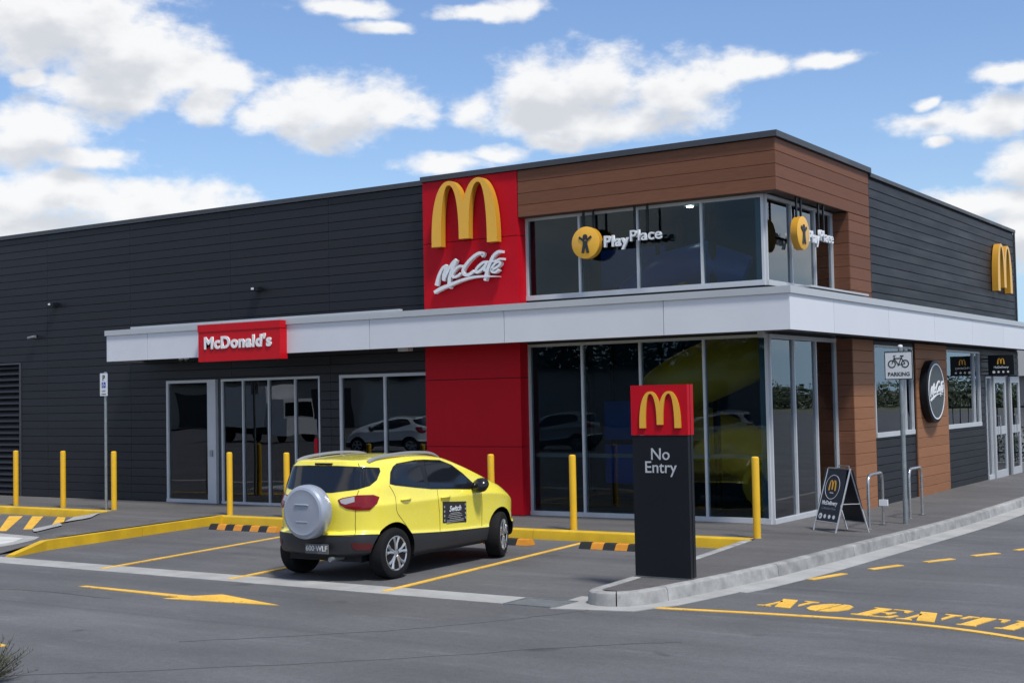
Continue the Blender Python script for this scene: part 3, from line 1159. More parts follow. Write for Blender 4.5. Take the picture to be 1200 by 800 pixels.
# ---- louvred plant room
lv = MB()
lv.box(-28.12, -28.06, YF - .01, YF + .06, .15, 3.36).box(-36, -28.06, YF - .01, YF + .06, 3.36, 3.40)
lf = lv.build('louvre_frame', M_CAP, bld, org=BO)
z = .22
me = None
while z < 3.3:
    if me is None:
        q = MB()
        q.add([(-36, YF + .01, 0), (-28.12, YF + .01, 0), (-28.12, YF + .085, .105), (-36, YF + .085, .105), (-36, YF + .02, -.012), (-28.12, YF + .02, -.012), (-28.12, YF + .095, .093), (-36, YF + .095, .093)],
              [(0, 1, 2, 3), (7, 6, 5, 4), (0, 4, 5, 1), (1, 5, 6, 2), (2, 6, 7, 3), (3, 7, 4, 0)])
        q.v = [(a - BO[0], b - BO[1], c - BO[2]) for a, b, c in q.v]
        me = q.mesh('slat', M_CLAD)
    obj('slat', me, lf, (0, 0, z))
    z += .145
MB().box(-36, -28.1, YF + .12, YF + .2, .1, 3.36).build('louvre_backing', M_BACK, bld, org=BO)

# ---- canopy
CX0, CX1, CY, CYE = -23.69, -7.80, 19.70, 41.0
cz0, cz1 = 3.275, 3.84
mb = MB()
mb.box(CX0 + .03, CX1 - .03, CY + .03, YF + .0, 3.30, 3.90)
mb.box(XS - .0, CX1 - .03, YF + .001, CYE, 3.30, 3.90)
canopy = mb.build('canopy_core', mat('canopy soffit', (.07, .073, .08), .6), bld, org=BO)
jx = [CX0, -22.37, -19.30, -16.215, -13.14, -9.99, CX1]
for a, b in zip(jx, jx[1:]): MB().box(a + .006, b - (.006 if b < CX1 else 0), CY, CY + .03, cz0, cz1).build('fascia_panel', M_FASC, canopy, org=BO)
jy = [CY + .03, 21.66, 24.57, 27.53, 30.45, 33.3, 36.2, 39.1, CYE]
for a, b in zip(jy, jy[1:]): MB().box(CX1 - .03, CX1, a + (.006 if a > CY + .1 else 0), b - .006, cz0, cz1).build('fascia_panel', M_FASC, canopy, org=BO)
MB().box(CX0, CX0 + .03, CY + .03, YF - .001, cz0, cz1).build('fascia_panel', M_FASC, canopy, org=BO)
mb = MB()
mb.box(CX0 - .03, CX1 + .03, CY - .03, CY + .12, cz1 + .002, 3.955)
mb.box(CX1 - .12, CX1 + .03, CY + .121, CYE, cz1 + .002, 3.955)
mb.box(CX0 - .03, CX0 + .12, CY + .121, YF - .001, cz1 + .002, 3.955)
mb.box(-23.06, -15.6, CY + .13, CY + .24, 3.90, 4.012)
mb.build('canopy_cap', M_CAPW, bld, org=BO)
MB().box(XS + .01, -7.84, 20.75, 23.6, 4.0, 4.03).build('canopy_flashing', M_CAPW, bld, org=BO)
mb = MB()
mb.box(-15.5, CX1 - .1, CY + .13, 20.49, 3.90, 3.96)
mb.build('canopy_roof', M_CAPW, bld, org=BO)
# storey band behind the canopy and floor
mb = MB()
mb.box(-13.33, GX - .06, GY - .04, GY + .2, 3.275, 4.075)
mb.box(GX - .2, GX + .04, GY + .201, 23.97, 3.275, 4.075)
mb.build('floor_band', M_BACK, bld, org=BO)
# interior shell
mb = MB()
mb.box(-35.7, GX - .1, 20.96, 36.6, .05, .14)
mb.build('interior_floor', M_INTF, bld, org=BO)
mb = MB()
mb.box(-14.6, -14.5, 20.96, 29, .14, 5.94)
mb.box(-14.5, -8.52, 28.9, 29.0, .14, 5.94)
mb.box(-35, -14.6, 27.9, 28.0, .14, 3.3)
mb.box(-35, -14.61, 20.96, 27.9, 3.3, 3.4)
mb.box(-14.49, XS - .21, 25.2, 25.3, .14, 5.94)
mb.build('interior_wall', M_INT, bld, org=BO)
mb = MB()
mb.box(-14.49, -8.7, 20.96, 25.2, 5.86, 5.94)
mb.build('ceiling', mat('interior ceiling', (.12, .15, .16), .7), bld, org=BO)
for x, y in ((-12.65, 21.9), (-11.0, 22.9), (-9.3, 21.5), (-9.6, 24.0)):
    MB().lathe([(.06, 0), (.06, .02)], (x, y, 5.83), n=12).build('downlight', M_LAMP, bld, org=BO)

# dining room furniture behind the entrance glass
for x, y, lab in ((-17.2, 22.6, 'round cafe table behind the window beside the red panel'), (-20.2, 23.6, 'round cafe table behind the sliding entrance leaves'), (-22.2, 22.4, 'round cafe table behind the leftmost entrance pane')):
    tb = thing('cafe_table', lab, 'table', (x, y, .14))
    MB().lathe([(.38, .70), (.38, .74)], n=24).build('table_top', M_WOOD2, tb)
    MB().lathe([(.035, .02), (.035, .70)], n=10).build('leg', M_GALV, tb)
    MB().lathe([(.24, 0), (.22, .02)], n=20).build('base', M_BLACK, tb)
ct = thing('service_counter', 'long timber service counter deep inside behind the entrance doors', 'counter', (-20.5, 26.2, .14))
MB().box(-3.2, 3.2, -.35, .35, 0, 1.02).build('front', M_WOOD2, ct)
MB().box(-3.25, 3.25, -.42, .4, 1.021, 1.07).build('worktop', M_CAPW, ct)
for x in (-19.6, -21.2, -16.6): MB().lathe([(.07, 0), (.07, .02)], (x, 22.8, 3.27), n=12).build('downlight', M_LAMP, bld, org=BO)

# play equipment behind the glass
pt = thing('play_slide', 'big yellow spiral tube slide behind the corner glass', 'slide', (-10.42, 22.6, .14))
sp = [(1.0 * math.cos(t), 1.0 * math.sin(t), .45 + t * .42) for t in frange(0, 9.4, 90)]
MB().tube(sp, .52, 16).build('tube', M_PLAYY, pt, 60)
MB().tube([(0, 0, 0), (0, 0, 5.5)], .07, 10).build('pole', M_BLACK, pt, 40)
pb = thing('climbing_frame', 'blue and black climbing frame behind the left panes of the corner glass', 'climbing frame', (-12.4, 23.2, .14))
for z in (.45, 1.3, 4.3): MB().box(-.7, .7, -.04, .04, z, z + .75).build('panel', M_PLAYB, pb)
for x in (-.8, .8):
    for y in (-.5, .5): MB().tube([(x, y, 0), (x, y, 5.6)], .045, 8).build('post', M_BLACK, pb, 40)
MB().tube([(.2, -.35, 4.0), (.9, -.4, 4.45), (1.7, -.35, 4.6), (2.4, -.1, 4.3)], .42, 14).build('crawl_tube', M_PLAYB, pb, 60)


# ------------------------------------------------------------------ signs on the building
def arch_mesh(width, height, depth, face=None, side=None):
    """double arch: two tall parabolic loops joined at a shorter middle leg; origin at centre bottom, in XY, depth along +Z"""
    face, side = face or M_GOLD, side or M_GOLD2
    leg = .150
    n = 22
    ax = .275
    outer, inner = [], []
    # left half outline, x from 0 to .5
    ol = [(ax - ax * math.sin(t) ** 1.0 if False else ax * (1 - math.sin(t) ** .92), (math.cos(t)) ** .80) for t in [math.pi / 2 * (1 - i / n) for i in range(n + 1)]]
    ol = [(x, y) for x, y in ol]
    # right flank of the left loop down to the notch
    hw = .5 - ax
    rr = []
    for i in range(1, 13):
        t = math.pi / 2 * i / n
        x = ax + (ax * 1.0) * (math.sin(t) ** .92)
        y = math.cos(t) ** .80
        if x >= .5: break
        rr.append((x, y))
    # notch point where x reaches .5
    s_ = (hw / ax) ** (1 / .92)
    ny = math.cos(math.asin(s_)) ** .80
    rr.append((.5, ny))
    mid_b = .09
    il = []
    iw0 = ax - leg
    iw1 = ax + (.5 - leg / 2 - ax)
    top = .935
    for i in range(n + 1):
        t = math.pi / 2 * (1 - i / n)
        il.append((ax - iw0 * math.sin(t) ** .90, top * math.cos(t) ** .82))
    for i in range(1, n + 1):
        t = math.pi / 2 * i / n
        il.append((ax + (.5 - leg / 2 - ax) * math.sin(t) ** .90, mid_b + (top - mid_b) * math.cos(t) ** .82))
    left = ol + rr[:-1]
    loop = [(0, 0)] + left[1:] + [(.5, ny)] + [(1 - x, y) for x, y in left[::-1]]
    il_r = [(1 - x, y) for x, y in il]
    poly = loop + il_r + il[::-1]
    seen = []
    for p in poly:
        if not seen or (abs(seen[-1][0] - p[0]) + abs(seen[-1][1] - p[1])) > 1e-5: seen.append(p)
    poly = [((x - .5) * width, y * height) for x, y in seen]
    bm = bmesh.new()
    vs = [bm.verts.new((x, y, depth)) for x, y in poly]
    f = bm.faces.new(vs)
    r = bmesh.ops.extrude_face_region(bm, geom=[f])
    nv = [g for g in r['geom'] if isinstance(g, bmesh.types.BMVert)]
    for q in nv: q.co.z = 0
    bmesh.ops.recalc_face_normals(bm, faces=bm.faces)
    for fc in bm.faces: fc.material_index = 0 if abs(fc.normal.z) > .9 else 1
    bmesh.ops.triangulate(bm, faces=[fc for fc in bm.faces if len(fc.verts) > 4])
    me = bpy.data.meshes.new('arches')
    bm.to_mesh(me)
    bm.free()
    me.materials.append(face)
    me.materials.append(side)
    return me


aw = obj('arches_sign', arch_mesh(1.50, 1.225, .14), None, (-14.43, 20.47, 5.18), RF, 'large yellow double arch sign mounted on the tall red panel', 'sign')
SCRIPT = [([(-0.748, -0.23), (-0.679, -0.041), (-0.584, 0.101), (-0.501, 0.14)], [0.069, 0.062, 0.054, 0.054]), ([(-0.501, 0.147), (-0.521, 0.052), (-0.56, -0.034), (-0.566, -0.145)], [0.062]), ([(-0.571, -0.145), (-0.476, 0.004), (-0.363, 0.159), (-0.262, 0.233)], [0.047, 0.047, 0.058, 0.065]), ([(-0.256, 0.237), (-0.347, 0.084), (-0.424, -0.103), (-0.436, -0.25), (-0.395, -0.297)], [0.054, 0.054, 0.058, 0.054, 0.04]), ([(-0.111, 0.104), (-0.201, 0.104), (-0.312, 0.023), (-0.359, -0.048), (-0.323, -0.095), (-0.223, -0.072), (-0.159, -0.032)], [0.044]), ([(0.342, 0.262), (0.383, 0.302), (0.287, 0.324), (0.143, 0.262), (-0.02, 0.135), (-0.1, 0.023), (-0.075, -0.055), (0.029, -0.071), (0.155, -0.01)], [0.054]), ([(0.477, 0.142), (0.371, 0.136), (0.245, 0.057), (0.199, -0.013), (0.243, -0.038), (0.351, 0.021), (0.449, 0.101)], [0.047]), ([(0.459, 0.122), (0.4, 0.017), (0.429, -0.017), (0.491, 0.003)], [0.047]), ([(0.82, 0.312), (0.725, 0.315), (0.619, 0.248), (0.547, 0.137), (0.473, -0.017), (0.426, -0.159), (0.407, -0.209)], [0.044, 0.051, 0.058, 0.062, 0.062, 0.058, 0.047]), ([(0.494, 0.138), (0.669, 0.15)], [0.033]), ([(0.578, -0.017), (0.701, 0.032), (0.772, 0.089), (0.738, 0.128), (0.65, 0.101), (0.579, 0.019), (0.577, -0.046), (0.647, -0.065), (0.734, -0.021)], [0.04]), ([(0.695, 0.155), (0.756, 0.177), (0.843, 0.173)], [0.036]), ([(-0.788, -0.362), (-0.63, -0.297), (-0.409, -0.237), (-0.135, -0.166), (0.135, -0.125), (0.4, -0.125), (0.731, -0.15)], [0.054, 0.062, 0.054, 0.047, 0.04, 0.033, 0.009])]


def script_mesh(scale, depth, m, fat=1.0):
    mb = MB()
    for j, (pts, ws) in enumerate(SCRIPT):
        if len(ws) == 1: ws = ws * len(pts)
        P = crom([(x, z, w) for (x, z), w in zip(pts, ws)], 5)
        mb.ribbon([(p.x * scale, p.y * scale) for p in P], [p.z * scale * fat for p in P], 0, depth + .0015 * j * scale)
    return mb.mesh('lettering', m)


obj('cafe_script_sign', script_mesh(.975, .08, M_WHITE, 1.10), None, (-14.40, 20.46, 4.68), RF, 'white handwritten McCafé script with underline below the large yellow arches', 'sign')

ms = thing('entrance_sign', 'red box sign with white name lettering on the canopy above the entrance', 'sign', (-19.47, 19.50, 3.165))
mb = MB()
mb.box(-1.14, 1.14, 0, .215, 0, .755)
mb.build('sign_box', M_REDSIGN, ms)
MB().box(-1.152, 1.152, -.012, .16, .615, .762).build('top_trim', M_REDSIGN, ms)
t = text_mesh("McDonald's", .33, .02, .0135, 0, 1.10, 'CENTER', M_WHITEP)
wx = max(v_.co.x for v_ in t.vertices) - min(v_.co.x for v_ in t.vertices)
for v_ in t.vertices: v_.co.x *= 1.88 / wx
obj('lettering', t, ms, (-.02, -.012, .268), RF)

def figure_mesh(s, m):
    mb = MB()
    mb.lathe([(.16 * s, 0), (.16 * s, .012)], (0, .34 * s, .0), n=14)
    for p, w in (([(0, .10), (0, -.22)], .30), ([(-.09, .12), (-.42, .34)], .13), ([(.09, .12), (.42, .34)], .13), ([(-.07, -.15), (-.18, -.62)], .17), ([(.07, -.15), (.18, -.62)], .17)):
        mb.ribbon([(a * s, b * s) for a, b in p], w * s, 0, .012 + w * .01)
    return mb.mesh('figure', m)


def play_sign(loc, rot, label, span):
    r = thing('play_sign', label, 'sign', loc)
    r.rotation_euler = rot
    # local frame: x along the sign, y up, z outwards
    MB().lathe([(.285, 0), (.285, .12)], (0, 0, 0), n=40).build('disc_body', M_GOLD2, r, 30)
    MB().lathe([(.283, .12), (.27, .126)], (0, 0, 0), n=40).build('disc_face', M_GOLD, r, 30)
    obj('figure', figure_mesh(.30, M_BLACKP), r, (0, .0, .127))
    a = text_mesh('Play', .27, .05, .009, 0, 1.08, 'LEFT', M_WHITE)
    b = text_mesh('Place', .27, .05, .003, 0, 1.06, 'LEFT', M_WHITE)
    wa = max(v.co.x for v in a.vertices)
    wb = max(v.co.x for v in b.vertices)
    k = span / (wa + wb)
    for m_ in (a, b):
        for v in m_.vertices: v.co.x *= k
    obj('bold_lettering', a, r, (.34, -.10, .06))
    obj('light_lettering', b, r, (.34 + wa * k + .01, -.04, .06))
    mb = MB()
    for x in (-.08, .12, .95, 1.2): mb.box(x - .018, x + .018, .1 if x > .3 else .2, .62, .02, .05)
    mb.box(.25, 1.4, -.02, .02, .0, .03)
    mb.build('hanger', M_BLACK, r)
    return r


play_sign((-11.89, 20.60, 5.02), RF, 'round yellow play sign with PlayPlace letters hung over the front upper windows', 1.13)
play_sign((XS - .10, 21.62, 4.99), RS, 'round yellow play sign with PlayPlace letters hung at the side upper windows', 1.22)
obj('arches_sign', arch_mesh(1.50, 1.20, .15), None, (XS + .02, 35.1, 4.73), RS, 'small yellow double arch sign on the charcoal side wall near its far end', 'sign')
rs = thing('round_cafe_sign', 'round black sign with white ring and script on the timber look side column', 'sign', (XS + .04, 28.55, 2.26))
rs.rotation_euler = RS
MB().lathe([(.66, 0), (.66, .15), (.63, .165)], n=48).build('disc', M_BLACK, rs, 30)
mb = MB()
n = 48
vs, fs = [], []
for k in range(n):
    a = 2 * math.pi * k / n
    for r_, z_ in ((.56, .166), (.59, .166), (.59, .174), (.56, .174)): vs.append((r_ * math.cos(a), r_ * math.sin(a), z_))
for k in range(n):
    p, q = 4 * k, 4 * ((k + 1) % n)
    for j in range(4): fs.append((p + j, q + j, q + (j + 1) % 4, p + (j + 1) % 4))
mb.add(vs, fs)
mb.build('ring', M_WHITE, rs)
MB().lathe([(.55, .166), (.55, .168)], n=40).build('inner_face', mat('charcoal sign face', (.05, .06, .065), .5), rs)
obj('lettering', script_mesh(.60, .012, M_WHITE, 1.0), rs, (-.02, .02, .169))
bs = thing('blade_sign', 'small black projecting delivery sign beside the side door', 'sign', (XS, 33.30, 2.62))
MB().box(.12, .72, -.03, .03, 0, .48).build('panel', M_BLACK, bs)
MB().box(0, .12, -.015, .015, .08, .11).box(0, .12, -.015, .015, .38, .41).build('bracket', M_BLACK, bs)
obj('arches', arch_mesh(.17, .14, .004, M_GOLD, M_GOLD), bs, (.42, -.031, .26), RF)
obj('lettering', text_mesh('McDelivery', .075, .002, .001, 0, 1, 'CENTER'), bs, (.42, -.032, .165), RF)
mb = MB()
for k in range(4): mb.lathe([(.034 if k == 0 else .026, 0), (.034 if k == 0 else .026, .003)], (-.17 + k * .11, 0, 0), n=12)
obj('icons', mb.mesh('icons', M_WHITE), bs, (.42, -.031, .075), RF)

# wall lights and cameras
def flood(loc, label):
    r = thing('wall_light', label, 'light', loc)
    MB().box(-.06, .06, -.03, 0, -.05, .05).build('bracket', M_BLACK, r)
    m_ = MB()
    m_.box(-.12, .12, -.17, -.04, -.045, .03)
    m_.build('housing', M_BLACK, r)
    MB().box(-.07, -.0, -.178, -.1701, -.02, .025).build('lens', M_WHITE, r)


flood((-26.72, YF, 4.75), 'small black wall light high on the charcoal wall at the far left')
flood((-20.05, YF, 4.71), 'small black wall light above the entrance canopy')
r = thing('wall_camera', 'short dark bullet camera on the charcoal wall left of the canopy', 'camera', (-27.45, YF, 3.98))
MB().tube([(0, 0, .05), (0, -.1, .05)], .03, 8).build('arm', M_BLACK, r, 40)
MB().tube([(-.16, -.12, .0), (.1, -.12, .03)], .035, 10).build('body', M_GALV, r, 40)
for i, (x, s_) in enumerate(((-21.50, 'left'), (-21.33, 'right'))):
    r = thing('dome_camera', 'small white dome camera under the canopy, %s one of the pair by the red sign' % s_, 'camera', (x, 19.85, 3.30))
    MB().lathe([(.055, 0), (.055, -.03), (.05, -.05)], n=14).build('base', M_WHITE, r, 40)
    MB().lathe([(.045, -.05), (.042, -.075), (.028, -.098), (.006, -.105)], n=14).build('dome', M_BLACKG, r, 60)
r = thing('soffit_light', 'white box light under the canopy beside the red panel', 'light', (-15.75, 20.2, 3.298))
MB().box(-.12, .12, -.08, .08, -.07, 0).build('housing', M_WHITE, r)
r = thing('soffit_light', 'pale conduit box under the canopy corner above the glass', 'light', (-8.6, 20.45, 3.298))
MB().box(-.05, .05, -.05, .05, -.10, 0).build('housing', M_CAPW, r)

# ------------------------------------------------------------------ cars
M_CARY = mat('yellow car paint', (.85, .73, .075), .28, coat=1.0, noise=.02, nscale=3)
M_CARW = mat('white car paint', (.70, .71, .72), .3, coat=1.0)
M_CARS = mat('silver car paint', (.42, .44, .46), .3, metal=.5, coat=1.0)
M_PLAST = mat('dark grey bumper plastic', (.020, .022, .026), .5, noise=.1, nscale=5)
M_CGLASS = mat('dark car glass', (.008, .010, .014), .05, spec=.55)
M_TYRE = mat('tyre rubber', (.008, .008, .009), .85, spec=.25, noise=.2, nscale=12, bump=.2)
M_ALLOY = mat('alloy wheel', (.50, .51, .52), .28, metal=.75)
M_SPARE = mat('silver spare wheel cover', (.33, .365, .43), .35, metal=.25, coat=.4)
M_REDL = mat('red lamp lens', (.17, .0015, .004), .25, coat=.3, spec=.3)
M_CLEARL = mat('clear lamp lens', (.32, .31, .33), .2, coat=.5)
M_RAIL = mat('silver roof rail', (.33, .33, .32), .4, metal=.5)
M_SEAMD = mat('panel gap', (.10, .085, .01), .7)
CAR_LOC, CAR_RZ = (-11.665, 13.595, .002), rad(1.0)
CONV = (Matrix.Translation(CAR_LOC) @ Matrix.Rotation(CAR_RZ, 4, 'Z')).inverted() @ (Matrix.Translation((-11.75, 13.61, 0)) @ Matrix.Rotation(rad(3.4), 4, 'Z'))
EYE = CONV @ Vector((10.922, -14.283, 2.28))          # where the panel outlines were measured from, car frame

# columns: (forward, lateral) and per row (forward, lateral, height); rows run from under the car up to the roof centre line
PL = [(-.66, 0), (-.64, .41), (-.54, .68), (-.30, .825), (0, .865), (.45, .87), (1.0, .87), (1.55, .87), (2.05, .865), (2.5, .86), (2.88, .815), (3.10, .69), (3.24, .38), (3.29, 0)]
ZC = [.60, .60, .615, .60, .575, .545, .51, .49, .475, .46, .47, .52, .52, .52]
BELT = [1.11, 1.115, 1.15, 1.21, 1.215, 1.16, 1.12, 1.08, 1.05, 1.02, .93, .83, .78, .78]
R7 = [(-0.43, 0, 1.455), (-0.42, 0.38, 1.455), (-0.37, 0.6, 1.45), (-0.2, 0.675, 1.455), (0.05, 0.69, 1.47), (0.45, 0.7, 1.485), (0.95, 0.69, 1.475), (1.44, 0.7, 1.43), (1.88, 0.745, 1.29), (2.35, 0.775, 1.12), (2.72, 0.7, 1.03), (2.92, 0.55, 0.94), (3.04, 0.34, 0.89), (3.08, 0, 0.89)]
R8 = [(-0.4, 0, 1.53), (-0.39, 0.36, 1.53), (-0.33, 0.53, 1.525), (-0.12, 0.575, 1.535), (0.15, 0.585, 1.55), (0.5, 0.59, 1.565), (0.92, 0.575, 1.555), (1.3, 0.57, 1.53), (1.7, 0.6, 1.415), (2.25, 0.6, 1.16), (2.7, 0.52, 1.08), (2.9, 0.42, 1.02), (3.0, 0.25, 0.99), (3.02, 0, 0.98)]
R9 = [(-0.15, 0, 1.555), (-0.14, 0, 1.556), (-0.1, 0, 1.56), (0, 0, 1.57), (0.2, 0, 1.58), (0.5, 0, 1.585), (0.9, 0, 1.58), (1.24, 0, 1.56), (1.6, 0, 1.475), (2.1, 0, 1.21), (2.6, 0, 1.12), (2.78, 0, 1.08), (2.88, 0, 1.05), (2.93, 0, 1.04)]


def car_body(paint):
    bm = bmesh.new()
    cr = bm.edges.layers.float.new('crease_edge')
    nc = len(PL)
    ringsR = []

    def column(i, sgn):
        f, w = PL[i]
        mid = 1.3
        rear = i <= 3
        front = i >= 10
        ins = lambda d: f + (d if rear else (-d if front else 0)) * (1 if i not in (3, 10) else .5)
        zc = ZC[i]
        lo = .36 if rear else (.30 if front else .285)
        P = [(ins(.25), 0, .27), (ins(.10), w * .86, lo - .05), (ins(.02), w * .975, lo), (ins(-.015) if rear else f, w * 1.0, zc - .10), (ins(-.01) if rear else f, w * 1.0, zc),
             (ins(.055), w * .985, zc + .035), (ins(.045), w * .985, min(.80, BELT[i] - .16)), (ins(.03 if not front else .05), w * 1.0, min(.96, BELT[i] - .09)), (ins(.05 if not front else .085), w * .965, min(1.04, BELT[i] - .04)), (ins(.09 if not front else .13), w * .94 if not front else w * .92, BELT[i])]
        for R in (R7, R8, R9): P.append(R[i])
        return [Vector((sgn * b, a, c)) for a, b, c in P]
    V = {}
    nr = 13
    for s in (1, -1):
        for i in range(nc):
            for r, p in enumerate(column(i, s)):
                if (i in (0, nc - 1) or r in (0, 12)) and s == -1: continue
                V[(s, i, r)] = bm.verts.new(p)
    for i in range(nc):
        for r in range(nr):
            if (-1, i, r) not in V: V[(-1, i, r)] = V[(1, i, r)]
    for s in (1, -1):
        for i in range(nc - 1):
            for r in range(nr - 1):
                q = [V[(s, i, r)], V[(s, i + 1, r)], V[(s, i + 1, r + 1)], V[(s, i, r + 1)]]
                u = []
                for v_ in q:
                    if v_ not in u: u.append(v_)
                if len(u) < 3: continue
                if s == -1: u = u[::-1]
                try:
                    fc = bm.faces.new(u)
                except ValueError:
                    continue
                fc.material_index = 1 if r < 4 else 0
    bmesh.ops.recalc_face_normals(bm, faces=bm.faces)

    def crease(r, c0, c1, val):
        for s in (1, -1):
            for i in range(c0, c1):
                e = bm.edges.get((V[(s, i, r)], V[(s, i + 1, r)]))
                if e: e[cr] = val
    crease(4, 0, 13, .75)
    crease(5, 0, 3, .7)
    crease(5, 3, 13, .35)
    crease(7, 2, 10, .45)
    crease(9, 0, 9, .35)
    crease(11, 0, 3, .65)
    crease(10, 0, 3, .5)
    crease(11, 3, 8, .3)
    crease(10, 3, 9, .35)
    crease(2, 0, 13, .4)
    me = bpy.data.meshes.new('body')
    bm.to_mesh(me)
    bm.free()
    for m_ in (paint, M_PLAST, M_BLACKG): me.materials.append(m_)
    o = bpy.data.objects.new('tmp', me)
    COL.objects.link(o)
    sub = o.modifiers.new('s', 'SUBSURF')
    sub.levels = sub.render_levels = 3
    # wheel housings
    cut = MB()
    cut.cur = 0
    for f in (0.0, 2.52):
        for s in (1, -1):
            n = 40
            x0, x1 = (.60 * s, 1.2 * s)
            vs = [(x, f + .388 * math.cos(2 * math.pi * k / n), .338 + .388 * math.sin(2 * math.pi * k / n)) for x in (x0, x1) for k in range(n)]
            fs = [(k, (k + 1) % n, n + (k + 1) % n, n + k) for k in range(n)] + [tuple(range(n - 1, -1, -1)), tuple(range(n, 2 * n))]
            cut.add(vs, fs)
    cm = cut.mesh('cut', M_BLACKG)
    b2 = bmesh.new()
    b2.from_mesh(cm)
    bmesh.ops.recalc_face_normals(b2, faces=b2.faces)
    b2.to_mesh(cm)
    b2.free()
    co = bpy.data.objects.new('cut', cm)
    COL.objects.link(co)
    bo = o.modifiers.new('b', 'BOOLEAN')
    bo.operation = 'DIFFERENCE'
    bo.object = co
    bo.solver = 'EXACT'
    bo.material_mode = 'TRANSFER'
    dg = bpy.context.evaluated_depsgraph_get()
    dg.update()
    bo.show_viewport = False
    dg = bpy.context.evaluated_depsgraph_get()
    solid = bpy.data.meshes.new_from_object(o.evaluated_get(dg))
    bo.show_viewport = True
    dg = bpy.context.evaluated_depsgraph_get()
    out = bpy.data.meshes.new_from_object(o.evaluated_get(dg))
    bpy.data.objects.remove(o)
    bpy.data.objects.remove(co)
    bpy.data.meshes.remove(cm)
    smooth_by_angle(out, 42)
    b3 = bmesh.new()
    b3.from_mesh(solid)
    bvh = BVHTree.FromBMesh(b3)
    b3.free()
    out.name = 'body'
    return out, bvh


